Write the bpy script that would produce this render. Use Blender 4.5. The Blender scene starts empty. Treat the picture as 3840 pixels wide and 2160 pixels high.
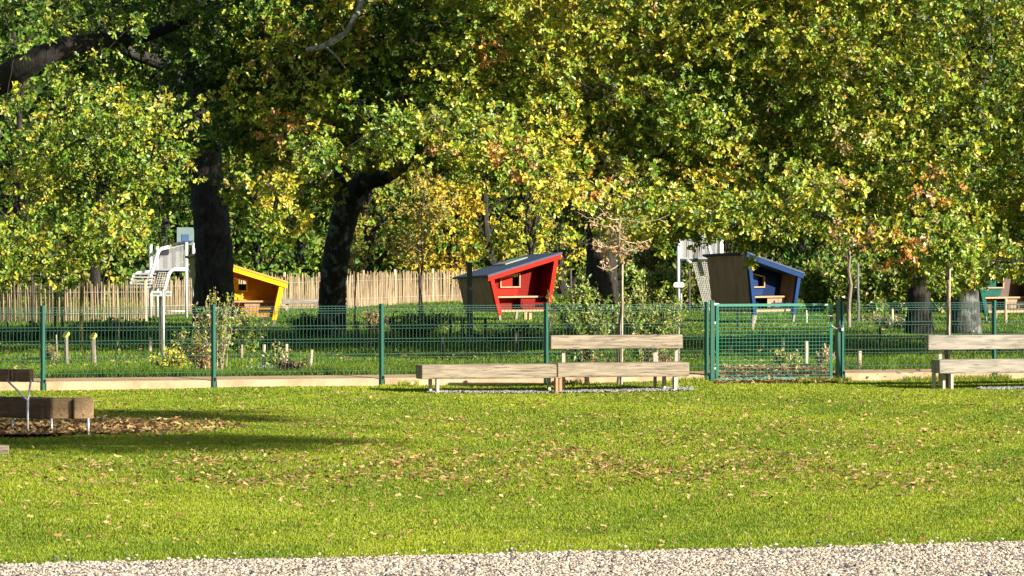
import bpy, math, random
import numpy as np
from mathutils import Vector, Matrix
C = bpy.context.scene
COL = C.collection
PI = math.pi
# ------------------------------------------------------------------ camera
K = 2.0                          # distances below are quoted in units of K metres
F = 7500.0                       # K * F is the focal length in pixels of the 3840 wide photograph
HC = 2.5
PITCH = math.atan(250 / (K * F))
cd = bpy.data.cameras.new('camera'); cam = bpy.data.objects.new('camera', cd); COL.objects.link(cam)
cd.sensor_width = 36; cd.lens = 36 * K * F / 3840; cd.clip_start = 0.5; cd.clip_end = 1500
cam.location = (0, 0, HC); cam.rotation_euler = (PI / 2 - PITCH, 0, 0)
C.camera = cam
# ------------------------------------------------------------------ light
AZ = math.radians(55); EL = math.radians(22)     # sun to the right of and behind the camera
sdir = Vector((math.sin(AZ) * math.cos(EL), -math.cos(AZ) * math.cos(EL), math.sin(EL)))
ld = bpy.data.lights.new('sun', 'SUN'); sun = bpy.data.objects.new('sun', ld); COL.objects.link(sun)
ld.energy = 5.0; ld.angle = math.radians(0.5); ld.color = (1.0, 0.93, 0.80)
sun.rotation_euler = sdir.to_track_quat('Z', 'Y').to_euler(); sun.location = (20, -20, 30)
w = bpy.data.worlds.new("World"); C.world = w; w.use_nodes = True
nt = w.node_tree; bg = nt.nodes['Background']; sk = nt.nodes.new('ShaderNodeTexSky')
sk.sky_type = 'NISHITA'; sk.sun_disc = False; sk.sun_elevation = EL; sk.sun_rotation = PI - AZ
nt.links.new(sk.outputs[0], bg.inputs[0]); bg.inputs[1].default_value = 0.05
C.view_settings.view_transform = 'Standard'; C.view_settings.look = 'None'
C.view_settings.exposure = 1.15; C.view_settings.gamma = 1
C.cycles.max_bounces = 5; C.cycles.diffuse_bounces = 3; C.cycles.transmission_bounces = 3
C.cycles.use_adaptive_sampling = True; C.cycles.adaptive_threshold = 0.02

# ------------------------------------------------------------------ pixel helpers (photo pixels -> world points)
def ray(px, py):
    u = (px - 1920) / F / K; v = (1080 - py) / F / K
    return Vector((u, math.cos(PITCH) + v * math.sin(PITCH), -math.sin(PITCH) + v * math.cos(PITCH)))
def P(px, py, Y):
    d = ray(px, py); return Vector((0, 0, HC)) + d * (K * Y / d.y)
def G(px, py, z=0.0):
    d = ray(px, py); return Vector((0, 0, HC)) + d * ((z - HC) / d.z)
def Xp(px, Y): return (px - 1920) / F * Y
def Zp(py, Y): return P(1920, py, Y).z
GB = 0.12                        # level of the ground behind the wire fence

# ------------------------------------------------------------------ objects and tags
def tag(o, label=None, cat=None, group=None, kind=None):
    if label: o['label'] = label
    if cat: o['category'] = cat
    if group: o['group'] = group
    if kind: o['kind'] = kind
    return o
def empty(name, loc=(0, 0, 0), rz=0, label=None, cat=None, group=None):
    o = bpy.data.objects.new(name, None); COL.objects.link(o); o.location = loc; o.rotation_euler = (0, 0, rz)
    o.empty_display_size = 0.2
    return tag(o, label, cat, group)
class MB:
    def __init__(s): s.v = []; s.f = []; s.smooth = False
    def add(s, vs, fs):
        n = len(s.v); s.v += [tuple(q) for q in vs]; s.f += [tuple(i + n for i in f) for f in fs]; return s
    def box(s, c, size, rot=None):
        hx, hy, hz = size[0] / 2, size[1] / 2, size[2] / 2
        vs = [Vector((x * hx, y * hy, z * hz)) for x in (-1, 1) for y in (-1, 1) for z in (-1, 1)]
        if rot is not None: vs = [rot @ q for q in vs]
        vs = [q + Vector(c) for q in vs]
        return s.add(vs, [(0, 1, 3, 2), (4, 6, 7, 5), (0, 4, 5, 1), (2, 3, 7, 6), (0, 2, 6, 4), (1, 5, 7, 3)])
    def bar(s, p0, p1, w, h, up=(0, 0, 1)):
        p0 = Vector(p0); p1 = Vector(p1); d = p1 - p0; L = d.length; x = d.normalized(); z = Vector(up)
        y = z.cross(x)
        if y.length < 1e-4: y = Vector((0, 1, 0)).cross(x)
        y.normalize(); z = x.cross(y)
        M = Matrix((x, y, z)).transposed()
        return s.box((p0 + p1) / 2, (L, w, h), M)
    def prism(s, poly, y0, y1):      # poly in xz, extruded along y
        n = len(poly)
        vs = [(x, y0, z) for x, z in poly] + [(x, y1, z) for x, z in poly]
        return s.add(vs, [tuple(range(n)), tuple(range(2 * n - 1, n - 1, -1))] + [(i, i + n, (i + 1) % n + n, (i + 1) % n) for i in range(n)])
    def hexa(s, v8):                 # bottom 4, top 4
        return s.add(v8, [(3, 2, 1, 0), (4, 5, 6, 7), (0, 1, 5, 4), (1, 2, 6, 5), (2, 3, 7, 6), (3, 0, 4, 7)])
    def tube(s, pts, rad, n=8, wob=0.0, rnd=random):
        pts = [Vector(p) for p in pts]
        if not hasattr(rad, '__len__'): rad = [rad] * len(pts)
        base = len(s.v); ref = Vector((0.13, 0.97, 0.21))
        for i, p in enumerate(pts):
            t = (pts[min(i + 1, len(pts) - 1)] - pts[max(i - 1, 0)]).normalized()
            a = ref.cross(t)
            if a.length < 0.1: a = Vector((1, 0, 0)).cross(t)
            a.normalize(); b = t.cross(a)
            for k in range(n):
                r = rad[i] * (1 + (rnd.random() - .5) * wob); th = 2 * PI * k / n
                s.v.append(tuple(p + a * (math.cos(th) * r) + b * (math.sin(th) * r)))
        for i in range(len(pts) - 1):
            for k in range(n):
                q = base + i * n
                s.f.append((q + k, q + (k + 1) % n, q + n + (k + 1) % n, q + n + k))
        s.f.append(tuple(base + k for k in range(n))[::-1]); s.f.append(tuple(base + (len(pts) - 1) * n + k for k in range(n)))
        return s
    def build(s, name, mat, parent=None, smooth=False, bevel=0, **kw):
        me = bpy.data.meshes.new(name); me.from_pydata(s.v, [], s.f); me.update()
        me.materials.append(mat)
        if smooth: me.polygons.foreach_set('use_smooth', [True] * len(me.polygons))
        o = bpy.data.objects.new(name, me); COL.objects.link(o)
        if parent: o.parent = parent
        if bevel:
            m = o.modifiers.new('bevel', 'BEVEL'); m.width = bevel; m.segments = 2; m.limit_method = 'ANGLE'
        return tag(o, **kw)
def copy_tree(o, parent=None):
    c = o.copy(); COL.objects.link(c); c.parent = parent
    for ch in list(o.children): copy_tree(ch, c)
    return c
def bulk(name, V, k, mat, cols=None, parent=None, Fc=None, smooth=False):
    """one mesh of equal faces; V (nv,3); Fc (nf,k) int; cols (nf,3)"""
    me = bpy.data.meshes.new(name); nf = len(Fc)
    me.vertices.add(len(V)); me.vertices.foreach_set('co', np.ascontiguousarray(V, dtype=np.float32).ravel())
    me.loops.add(nf * k); me.loops.foreach_set('vertex_index', np.ascontiguousarray(Fc, dtype=np.int32).ravel())
    me.polygons.add(nf); me.polygons.foreach_set('loop_start', np.arange(0, nf * k, k, dtype=np.int32))
    try: me.polygons.foreach_set('loop_total', np.full(nf, k, dtype=np.int32))
    except Exception: pass
    me.update(calc_edges=True)
    me.shade_smooth() if smooth else me.shade_flat()
    if cols is not None:
        a = me.attributes.new('tint', 'FLOAT_COLOR', 'FACE')
        cc = np.ones((nf, 4), dtype=np.float32); cc[:, :3] = np.clip(cols, 0, 1); a.data.foreach_set('color', cc.ravel())
    me.materials.append(mat)
    o = bpy.data.objects.new(name, me); COL.objects.link(o)
    if parent: o.parent = parent
    return o
# leaf templates
OAK = np.array([(0, 0, 0), (.30, .25, .05), (.48, .12, .02), (.74, .30, .05), (1, 0, -.08), (.30, -.25, .05), (.48, -.12, .02), (.74, -.30, .05)])
OAKF = np.array([(0, 4, 3, 2, 1), (0, 5, 6, 7, 4)])
LEAF = np.array([(0, 0, 0), (.5, .24, .06), (1, 0, -.05), (.5, -.24, .06)])
LEAFF = np.array([(0, 2, 1), (0, 3, 2)])
def norm(a): return a / np.maximum(np.linalg.norm(a, axis=1, keepdims=True), 1e-9)
def leaves_mesh(name, c, ax, nr, size, cols, mat, parent=None, oak=True, width=1.0):
    T, TF = (OAK, OAKF) if oak else (LEAF, LEAFF)
    ax = norm(ax); b = norm(np.cross(nr, ax)); n = np.cross(ax, b)
    L = T[None, :, :] * size[:, None, None] * np.array([1, width, 1])
    V = c[:, None, :] + L[:, :, 0:1] * ax[:, None, :] + L[:, :, 1:2] * b[:, None, :] + L[:, :, 2:3] * n[:, None, :]
    Fc = TF[None] + (np.arange(len(c)) * len(T))[:, None, None]
    return bulk(name, V.reshape(-1, 3), TF.shape[1], mat, np.repeat(cols, 2, axis=0), parent, Fc.reshape(-1, TF.shape[1]))
PAL = dict(deep=(.020, .060, .005), green=(.085, .185, .012), lime=(.28, .38, .035), yell=(.56, .50, .04), gold=(.62, .42, .05), orange=(.50, .22, .04), tan=(.48, .33, .18))
def pal(rng, n, wts):
    ks = list(wts); p = np.array([wts[k] for k in ks], float); p /= p.sum()
    A = np.array([PAL[k] for k in ks]); i = rng.choice(len(ks), n, p=p)
    return A[i] * (0.75 + 0.5 * rng.random((n, 1)))
def sprays(rng, boughs, per, leafsize, dens, wts_of, m=(7, 11), spread=.55):
    """boughs: list of (center, radii, key). returns leaf arrays"""
    Cs, Ax, Nr, Sz, Cl = [], [], [], [], []
    for bi, (c, r, key) in enumerate(boughs):
        r = np.array(r, float); n = max(3, int(per * (r[0] * r[1] + r[0] * r[2] + r[1] * r[2]) / 3 * dens))
        d = norm(rng.normal(size=(n, 3))); rad = rng.uniform(.35, 1.0, (n, 1)) ** .6
        pos = np.array(c) + d * rad * r * (0.85 + .3 * rng.random((n, 1)))
        out = norm(d + rng.normal(size=(n, 3)) * .35 + np.array([0.15, -.25, -.05]))
        k = int(rng.integers(m[0], m[1] + 1))
        pc = np.repeat(pos, k, 0); oc = np.repeat(out, k, 0)
        tang = rng.normal(size=(n * k, 3)); a = norm(oc * spread + norm(tang) * .9 + np.array([0, 0, -.18]))
        sz = leafsize * rng.uniform(.45, 1.25, n * k)
        nn = norm(oc * 0.7 + np.array([0.30, -.30, .38]) + rng.normal(size=(n * k, 3)) * .5)
        Cs.append(pc + a * .02 + rng.normal(size=(n * k, 3)) * .02); Ax.append(a); Nr.append(nn); Sz.append(sz)
        w_ = wts_of(key, rng)
        cl = pal(rng, n * k, w_)
        clus = pal(rng, n, w_)                # every spray has its own cast
        Cl.append(cl * .55 + np.repeat(clus, k, 0) * .45)
    return [np.concatenate(q) for q in (Cs, Ax, Nr, Sz, Cl)]

# ------------------------------------------------------------------ materials
def newmat(name):
    m = bpy.data.materials.new(name); m.use_nodes = True; t = m.node_tree; return m, t, t.nodes['Principled BSDF']
def N(t, ty, **kw):
    n = t.nodes.new(ty)
    for k, v in kw.items(): setattr(n, k, v)
    return n
def ramp(t, stops, interp='LINEAR'):
    r = N(t, 'ShaderNodeValToRGB'); r.color_ramp.interpolation = interp; e = r.color_ramp.elements
    while len(e) < len(stops): e.new(0.5)
    for i, (p, c) in enumerate(stops): e[i].position = p; e[i].color = (*c, 1)
    return r
def noise(t, scale, detail=4, stretch=None, coord='Object', rough=.6):
    tc = N(t, 'ShaderNodeTexCoord'); n = N(t, 'ShaderNodeTexNoise'); n.inputs['Scale'].default_value = scale; n.inputs['Detail'].default_value = detail; n.inputs['Roughness'].default_value = rough
    if stretch:
        mp = N(t, 'ShaderNodeMapping'); mp.inputs['Scale'].default_value = stretch
        t.links.new(tc.outputs[coord], mp.inputs[0]); t.links.new(mp.outputs[0], n.inputs['Vector'])
    else: t.links.new(tc.outputs[coord], n.inputs['Vector'])
    return n
def bump(t, b, h, s=.3, d=.02):
    n = N(t, 'ShaderNodeBump'); n.inputs['Strength'].default_value = s; n.inputs['Distance'].default_value = d
    t.links.new(h, n.inputs['Height']); t.links.new(n.outputs[0], b.inputs['Normal'])
def simple(name, c, rough=.6, metal=0, var=.25, scale=6, stretch=None, bs=.15):
    m, t, b = newmat(name); n = noise(t, scale, 5, stretch)
    r = ramp(t, [(.25, tuple(x * (1 - var) for x in c)), (.75, tuple(min(1, x * (1 + var)) for x in c))])
    t.links.new(n.outputs[0], r.inputs[0]); t.links.new(r.outputs[0], b.inputs['Base Color'])
    b.inputs['Roughness'].default_value = rough; b.inputs['Metallic'].default_value = metal
    if bs: bump(t, b, n.outputs[0], bs, .01)
    return m
def leafmat(name, trans=.22, rough=.42, spec=.6):
    m, t, b = newmat(name); a = N(t, 'ShaderNodeAttribute'); a.attribute_name = 'tint'; a.attribute_type = 'GEOMETRY'
    t.links.new(a.outputs['Color'], b.inputs['Base Color']); b.inputs['Roughness'].default_value = rough
    b.inputs['Specular IOR Level'].default_value = spec
    if trans:
        tr = N(t, 'ShaderNodeBsdfTranslucent'); mx = N(t, 'ShaderNodeMixShader'); mx.inputs[0].default_value = trans
        t.links.new(a.outputs['Color'], tr.inputs[0]); out = t.nodes['Material Output']
        t.links.new(b.outputs[0], mx.inputs[1]); t.links.new(tr.outputs[0], mx.inputs[2]); t.links.new(mx.outputs[0], out.inputs[0])
    return m
def barkmat(name, c1, c2, lichen=None):
    m, t, b = newmat(name); n = noise(t, 5, 6, (3.2, 3.2, .55), rough=.7)
    r = ramp(t, [(.35, c1), (.62, c2)]); t.links.new(n.outputs[0], r.inputs[0]); last = r.outputs[0]
    if lichen:
        n2 = noise(t, 4.5, 5); r2 = ramp(t, [(.52, (0, 0, 0)), (.60, (1, 1, 1))]); t.links.new(n2.outputs[0], r2.inputs[0])
        mx = N(t, 'ShaderNodeMixRGB'); t.links.new(r2.outputs[0], mx.inputs[0]); t.links.new(last, mx.inputs[1]); mx.inputs[2].default_value = (*lichen, 1); last = mx.outputs[0]
    t.links.new(last, b.inputs['Base Color']); b.inputs['Roughness'].default_value = .95
    bump(t, b, n.outputs[0], 1.0, .06); return m
def woodmat(name, base, dark, axis=0, scale=3.0, cracks=True):
    """sawn timber, grain along the object's local x (axis 0) or z (axis 2)"""
    m, t, b = newmat(name); st = [9.0, 9.0, 9.0]; st[axis] = .7
    n = noise(t, scale, 7, tuple(st), rough=.65)
    n.inputs['Distortion'].default_value = .6
    r = ramp(t, [(.2, dark), (.42, tuple((a + c) / 2 for a, c in zip(base, dark))), (.6, base), (.85, tuple(min(1, x * 1.15) for x in base))])
    t.links.new(n.outputs[0], r.inputs[0]); last = r.outputs[0]
    st2 = [14.0, 14.0, 14.0]; st2[axis] = .55
    n2 = noise(t, 1.3, 5, tuple(st2)); n2.inputs['Distortion'].default_value = 1.2
    r2 = ramp(t, [(.47, (0, 0, 0)), (.5, (.95, .95, .95)), (.53, (0, 0, 0))]); t.links.new(n2.outputs[0], r2.inputs[0])
    n3 = noise(t, 1.6, 3); r3 = ramp(t, [(.36, (0, 0, 0)), (.50, (1, 1, 1))]); t.links.new(n3.outputs[0], r3.inputs[0])
    mul = N(t, 'ShaderNodeMath', operation='MULTIPLY'); t.links.new(r2.outputs[0], mul.inputs[0]); t.links.new(r3.outputs[0], mul.inputs[1])
    vo = N(t, 'ShaderNodeTexVoronoi'); vo.inputs['Scale'].default_value = 1.0; tc = N(t, 'ShaderNodeTexCoord'); mp = N(t, 'ShaderNodeMapping'); sv = [5.0, 5.0, 5.0]; sv[axis] = 1.7
    mp.inputs['Scale'].default_value = sv; t.links.new(tc.outputs['Object'], mp.inputs[0]); t.links.new(mp.outputs[0], vo.inputs['Vector'])
    rk = ramp(t, [(.06, (.8, .8, .8)), (.13, (0, 0, 0))]); t.links.new(vo.outputs['Distance'], rk.inputs[0])
    mxm = N(t, 'ShaderNodeMath', operation='MAXIMUM'); t.links.new(mul.outputs[0], mxm.inputs[0]); t.links.new(rk.outputs[0], mxm.inputs[1])
    mx = N(t, 'ShaderNodeMixRGB'); t.links.new(mxm.outputs[0], mx.inputs[0]); t.links.new(last, mx.inputs[1]); mx.inputs[2].default_value = (dark[0] * .45, dark[1] * .4, dark[2] * .35, 1)
    t.links.new(mx.outputs[0], b.inputs['Base Color']); b.inputs['Roughness'].default_value = .8
    bump(t, b, n.outputs[0], .35, .008); return m
M = {}
M['leaf'] = leafmat('oak_leaf'); M['leaf_back'] = leafmat('wood_leaf', .22, .6, .3); M['dryleaf'] = leafmat('dry_leaf', .15, .7, .2)
M['grass'] = leafmat('grass_blade', .35, .55, .3)
M['bark'] = barkmat('oak_bark', (.010, .008, .006), (.070, .060, .048), (.065, .07, .055))
M['bark_foot'] = barkmat('mottled_bark', (.010, .009, .008), (.06, .055, .048), (.20, .22, .19))
M['greybark'] = barkmat('grey_bark', (.03, .03, .028), (.13, .13, .12), (.18, .19, .17))
M['bark_dark'] = barkmat('dark_bark', (.010, .008, .006), (.045, .037, .028))
M['bark_limb_shaded'] = barkmat('shaded_limb_bark', (.008, .006, .005), (.030, .025, .020))  # darker than the trunk bark: the limb's shade is put into its colour
M['bark_pale'] = barkmat('lichen_bark', (.10, .09, .075), (.32, .31, .27), (.42, .42, .36))
M['twig'] = simple('twig', (.22, .15, .10), .8); M['twig_pale'] = simple('pale_twig', (.42, .33, .22), .8)
M['sap'] = woodmat('sapling_bark', (.30, .24, .18), (.12, .09, .07), 2)
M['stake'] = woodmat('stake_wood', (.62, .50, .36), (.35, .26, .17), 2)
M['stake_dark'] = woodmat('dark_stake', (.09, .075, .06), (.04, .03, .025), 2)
M['beam'] = woodmat('weathered_timber', (.34, .275, .195), (.11, .085, .06), 0)
M['beam_white'] = woodmat('bleached_timber', (.36, .32, .26), (.15, .125, .095), 0)
M['beam_brown_shaded'] = woodmat('shaded_brown_timber', (.12, .07, .038), (.05, .028, .016), 0)  # brown timber darkened so the left bench carries tree shade in its colour
M['steel'] = simple('galvanised_steel', (.62, .62, .60), .4, .35, .1, 20)
M['leg'] = simple('pale_bench_leg', (.46, .41, .33), .6, 0, .15, 10)
M['leg_brown'] = simple('brown_bench_leg', (.42, .22, .11), .7, 0, .2, 10)
M['green'] = simple('green_powder_coat', (.018, .10, .07), .42, 0, .08, 3, bs=0)
M['wire'] = simple('green_wire', (.03, .11, .08), .45, 0, .08, 3, bs=0)
M['gate'] = simple('gate_green', (.03, .20, .14), .42, 0, .08, 3, bs=0)
M['plastic'] = simple('white_plastic', (.75, .73, .68), .5, 0, .05)
M['black'] = simple('black_plastic', (.02, .02, .02), .4, 0, .1)

def concrete():
    m, t, b = newmat('pale_concrete'); n = noise(t, 3, 6); n2 = noise(t, 60, 3)
    r = ramp(t, [(.3, (.36, .23, .13)), (.5, (.46, .33, .20)), (.75, (.52, .39, .26))]); t.links.new(n.outputs[0], r.inputs[0])
    r2 = ramp(t, [(.62, (1, 1, 1)), (.72, (.45, .38, .32))]); t.links.new(n2.outputs[0], r2.inputs[0])
    mx = N(t, 'ShaderNodeMixRGB', blend_type='MULTIPLY'); mx.inputs[0].default_value = .6
    t.links.new(r.outputs[0], mx.inputs[1]); t.links.new(r2.outputs[0], mx.inputs[2]); t.links.new(mx.outputs[0], b.inputs['Base Color'])
    b.inputs['Roughness'].default_value = .9; bump(t, b, n2.outputs[0], .3, .005); return m
M['concrete'] = concrete()
def ground(name, a, b_, c_, s1=.6, s2=30, bs=.6):
    m, t, b = newmat(name); n = noise(t, s1, 5); n2 = noise(t, s2, 6, rough=.75)
    r = ramp(t, [(.3, a), (.7, b_)]); t.links.new(n.outputs[0], r.inputs[0])
    r2 = ramp(t, [(.40, (0, 0, 0)), (.68, (1, 1, 1))]); t.links.new(n2.outputs[0], r2.inputs[0])
    mx = N(t, 'ShaderNodeMixRGB'); t.links.new(r2.outputs[0], mx.inputs[0]); t.links.new(r.outputs[0], mx.inputs[1]); mx.inputs[2].default_value = (*c_, 1)
    t.links.new(mx.outputs[0], b.inputs['Base Color']); b.inputs['Roughness'].default_value = 1; b.inputs['Specular IOR Level'].default_value = .1
    bump(t, b, n2.outputs[0], bs, .05); return m
M['lawn'] = ground('lawn_soil', (.16, .24, .015), (.24, .30, .02), (.08, .13, .015))
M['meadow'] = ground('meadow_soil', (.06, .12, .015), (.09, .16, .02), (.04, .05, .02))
M['soil'] = ground('bare_soil', (.10, .06, .035), (.16, .10, .06), (.05, .03, .02))
def gravelmat():
    m, t, b = newmat('gravel_bed'); tc = N(t, 'ShaderNodeTexCoord'); vo = N(t, 'ShaderNodeTexVoronoi'); vo.inputs['Scale'].default_value = 42
    t.links.new(tc.outputs['Object'], vo.inputs['Vector'])
    sp = N(t, 'ShaderNodeSeparateColor'); t.links.new(vo.outputs['Color'], sp.inputs[0])
    r = ramp(t, [(0, (.08, .075, .075)), (.3, (.26, .22, .18)), (.6, (.44, .37, .29)), (1, (.55, .49, .41))]); t.links.new(sp.outputs[0], r.inputs[0])
    r2 = ramp(t, [(.3, (1, 1, 1)), (.7, (.3, .27, .25))]); t.links.new(vo.outputs['Distance'], r2.inputs[0])
    mx = N(t, 'ShaderNodeMixRGB', blend_type='MULTIPLY'); mx.inputs[0].default_value = 1
    t.links.new(r.outputs[0], mx.inputs[1]); t.links.new(r2.outputs[0], mx.inputs[2]); t.links.new(mx.outputs[0], b.inputs['Base Color'])
    inv = N(t, 'ShaderNodeMath', operation='SUBTRACT'); inv.inputs[0].default_value = 1; t.links.new(vo.outputs['Distance'], inv.inputs[1])
    bump(t, b, inv.outputs[0], 1, .015); b.inputs['Roughness'].default_value = .9; return m
M['gravel'] = gravelmat()
M['stone'] = leafmat('pebble', 0, .8, .3)

# ------------------------------------------------------------------ the ground
R = np.random.default_rng(11)
def grid(name, x0, x1, y0, y1, nx, ny, zf, mat, label=None):
    xs = np.linspace(x0, x1, nx); ys = np.linspace(y0, y1, ny); XX, YY = np.meshgrid(xs, ys)
    V = np.stack([XX, YY, zf(XX, YY)], -1).reshape(-1, 3)
    i = np.arange(nx * ny).reshape(ny, nx)
    Fc = np.stack([i[:-1, :-1], i[:-1, 1:], i[1:, 1:], i[1:, :-1]], -1).reshape(-1, 4)
    o = bulk(name, V, 4, mat, None, None, Fc, True)
    return tag(o, label, kind='structure')
EDGE = lambda x: 29.68 + .262 * x + .05 * np.sin(x * 1.9 + 1) + .03 * np.sin(x * 5.3)
def fence_y(x): return K * (30.18 + .137 * x)          # line of the wire fence
def lawn_z(x, y): return .012 * np.sin(x * .9 + y * .5) + .01 * np.sin(y * 1.7 - x * .4) + .02 * np.exp(-((y - fence_y(x)) / 1.0) ** 2)
grid('ground', -300, 300, -80, 900, 20, 20, lambda x, y: np.full_like(x, -.06), M['lawn'], 'green ground reaching the horizon')
def lawnz2(x, y):
    z = lawn_z(x, y); z = np.where(y > fence_y(x) - .01, -.2, z); return z
def sheet(name, x0, x1, nx, ny, ya, yb, zf, mat, label):
    xs = np.linspace(x0, x1, nx); t = np.linspace(0, 1, ny); XX, T = np.meshgrid(xs, t); YY = ya(XX) * (1 - T) + yb(XX) * T
    V = np.stack([XX, YY, zf(XX, YY)], -1).reshape(-1, 3); i = np.arange(nx * ny).reshape(ny, nx)
    Fc = np.stack([i[:-1, :-1], i[:-1, 1:], i[1:, 1:], i[1:, :-1]], -1).reshape(-1, 4)
    return tag(bulk(name, V, 4, mat, None, None, Fc, True), label, kind='structure')
sheet('lawn', -30, 30, 90, 100, lambda x: EDGE(x) - .3, lambda x: fence_y(x) + .02, lawn_z, M['lawn'], 'sunlit mown lawn scattered with leaves')
sheet('gravel_path', -30, 30, 40, 20, lambda x: x * 0 + 12.0, lambda x: EDGE(x) + .05, lambda x, y: x * 0 + .03, M['gravel'], 'pale gravel path along the bottom of the picture')
def back_z(x, y): return GB + .03 * np.sin(x * .6 + y * .35) + .02 * np.sin(y * 1.1 - x * .8)
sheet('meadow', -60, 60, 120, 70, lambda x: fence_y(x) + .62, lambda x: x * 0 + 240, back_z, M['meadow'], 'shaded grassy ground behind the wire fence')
GX0, GX1 = Xp(2668, 30.65), Xp(3142, 31.0)
def strip_z(x, y): return x * 0 + .155
for xa, xb, lb in ((-20, GX0, 'pale concrete edging strip behind the fence left of the gate'), (GX1 + .03, 20, 'pale concrete edging strip behind the fence right of the gate')):
    m = MB(); n = 2
    a0, a1 = (xa, fence_y(xa) + .055), (xb, fence_y(xb) + .055)
    off = .55
    m.hexa([(a0[0], a0[1], -.1), (a1[0], a1[1], -.1), (a1[0], a1[1] + off, -.1), (a0[0], a0[1] + off, -.1),
            (a0[0], a0[1], .150), (a1[0], a1[1], .150), (a1[0], a1[1] + off, .185), (a0[0], a0[1] + off, .185)])
    m.build('kerb', M['concrete'], label=lb, kind='structure')
# path through the gate
sheet('gate_path', GX0 + .02, GX1 - .02, 12, 20, lambda x: fence_y(x) - .7, lambda x: fence_y(x) + 3.4, lambda x, y: .045 + .10 * np.clip((y - fence_y(x)) / .6, 0, 1) + .012 * np.sin(x * 9 + y * 7), M['soil'], 'leaf strewn path under the green gate')
def blob(name, cx, cy, rx, ry, z, mat, label, seed=0):
    rr = random.Random(seed); n = 48; m = MB(); vs = [(cx, cy, z)]
    for k in range(n):
        a = 2 * PI * k / n; q = 1 + .12 * math.sin(3 * a + seed) + .08 * math.sin(7 * a + 2 * seed) + rr.uniform(-.05, .05)
        vs.append((cx + rx * q * math.cos(a), cy + ry * q * math.sin(a), z))
    m.add(vs, [(0, 1 + k, 1 + (k + 1) % n) for k in range(n)]); return m.build(name, mat, label=label, kind='structure')
cs = G(150, 1612)
blob('soil', cs.x - .4, cs.y, 1.75, 1.7, .034, M['soil'], 'bare brown soil under the bench at the left edge', 2)

# grass blades --------------------------------------------------------------------
def fbm(x, y, s, seed=0):
    r = np.random.default_rng(seed); o = 0
    for k in range(7):
        a = r.uniform(0, 6.28); f = s * (1.5 ** k) * r.uniform(.8, 1.2); o = o + np.sin((x * math.cos(a) + y * math.sin(a)) * f + r.uniform(0, 6.28)) / (1.22 ** k)
    return o / 3.0
def blades(name, x, y, z, h, wd, cols, mat, label, rng, parent=None):
    n = len(x); a = rng.uniform(0, 2 * PI, n); ln = rng.uniform(.15, .9, n) * h; th = rng.uniform(0, 2 * PI, n)
    b0 = np.stack([x - np.cos(a) * wd / 2, y - np.sin(a) * wd / 2, z - .005 + 0 * x], -1); b1 = np.stack([x + np.cos(a) * wd / 2, y + np.sin(a) * wd / 2, z - .005 + 0 * x], -1)
    mx = x + np.cos(th) * ln * .35; my = y + np.sin(th) * ln * .35; mz = z + h * .62
    m0 = np.stack([mx - np.cos(a) * wd * .4, my - np.sin(a) * wd * .4, mz], -1); m1 = np.stack([mx + np.cos(a) * wd * .4, my + np.sin(a) * wd * .4, mz], -1)
    tp = np.stack([x + np.cos(th) * ln, y + np.sin(th) * ln, z + h * .95], -1)
    V = np.stack([b0, b1, m1, m0, tp], 1).reshape(-1, 3); base = (np.arange(n) * 5)[:, None]
    Fc = np.concatenate([base + np.array([[0, 1, 2]]), base + np.array([[0, 2, 3]]), base + np.array([[3, 2, 4]])], 0)
    o = bulk(name, V, 3, mat, np.tile(cols, (3, 1)), parent, Fc)
    return tag(o, label, 'grass', kind='stuff') if label else o
def gcol(rng, x, y, k=1.0):
    n = len(x); t = np.clip(.5 + .38 * fbm(x, y, 1.1, 3) + .25 * fbm(x, y, 5.0, 33) + rng.normal(size=n) * .22, 0, 1)[:, None]
    a = np.array([.13, .225, .010]); b = np.array([.38, .43, .025]); c = a * (1 - t) + b * t
    dry = rng.random(n) < .05; c[dry] = np.array([.42, .36, .16])
    return c * (0.8 + .4 * rng.random((n, 1))) * k
rng = np.random.default_rng(5)
n = 1300000
y = 27.4 + 35 * rng.random(n) ** 1.15; x = (rng.random(n) - .5) * 2 * (.131 * y + 3.2)
ok = (y > EDGE(x) + .02 + .03 * rng.random(n)) & (y < fence_y(x) - .02)
cb = G(150, 1612); ins = ((x - cb.x + .4) / 1.7) ** 2 + ((y - cb.y) / 1.65) ** 2 < .95 + .25 * rng.random(n); ok &= ~(ins & (rng.random(n) < .93))
for (px0, px1, yy) in ((1590, 2610, 29.15), (3660, 4300, 29.95)):
    xa, xb = Xp(px0, yy), Xp(px1, yy); ok &= ~((x > xa) & (x < xb) & (y > K * yy - .45 + .24 * (x - xa)) & (y < K * yy + .25 + .24 * (x - xa)))
gp = (x > GX0) & (x < GX1) & (y > fence_y(x) - .7); ok &= ~gp
x, y = x[ok], y[ok]; n = len(x)
edge = np.exp(-((fence_y(x) - y) / .35) ** 2) * np.where(x < -2.0, -.25, .6)
h = rng.uniform(.012, .030, n) * (1 + .4 * fbm(x, y, 1.7, 8)) * (1 + 1.0 * edge); h = np.clip(h, .012, .1)
blades('lawn_grass', x, y, lawn_z(x, y), h, rng.uniform(.004, .009, n) * (y / 34), gcol(rng, x, y), M['grass'], 'short bright green mown lawn grass', rng)
n = 340000
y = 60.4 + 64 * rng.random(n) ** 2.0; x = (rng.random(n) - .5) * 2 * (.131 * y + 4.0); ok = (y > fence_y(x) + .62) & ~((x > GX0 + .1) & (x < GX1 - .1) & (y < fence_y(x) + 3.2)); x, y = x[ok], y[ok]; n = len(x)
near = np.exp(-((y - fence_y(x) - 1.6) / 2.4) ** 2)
h = rng.uniform(.02, .065, n) * (1 + 2.0 * near) * (1 + .5 * fbm(x, y, 1.3, 4)); h = np.clip(h, .03, .34)
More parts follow.
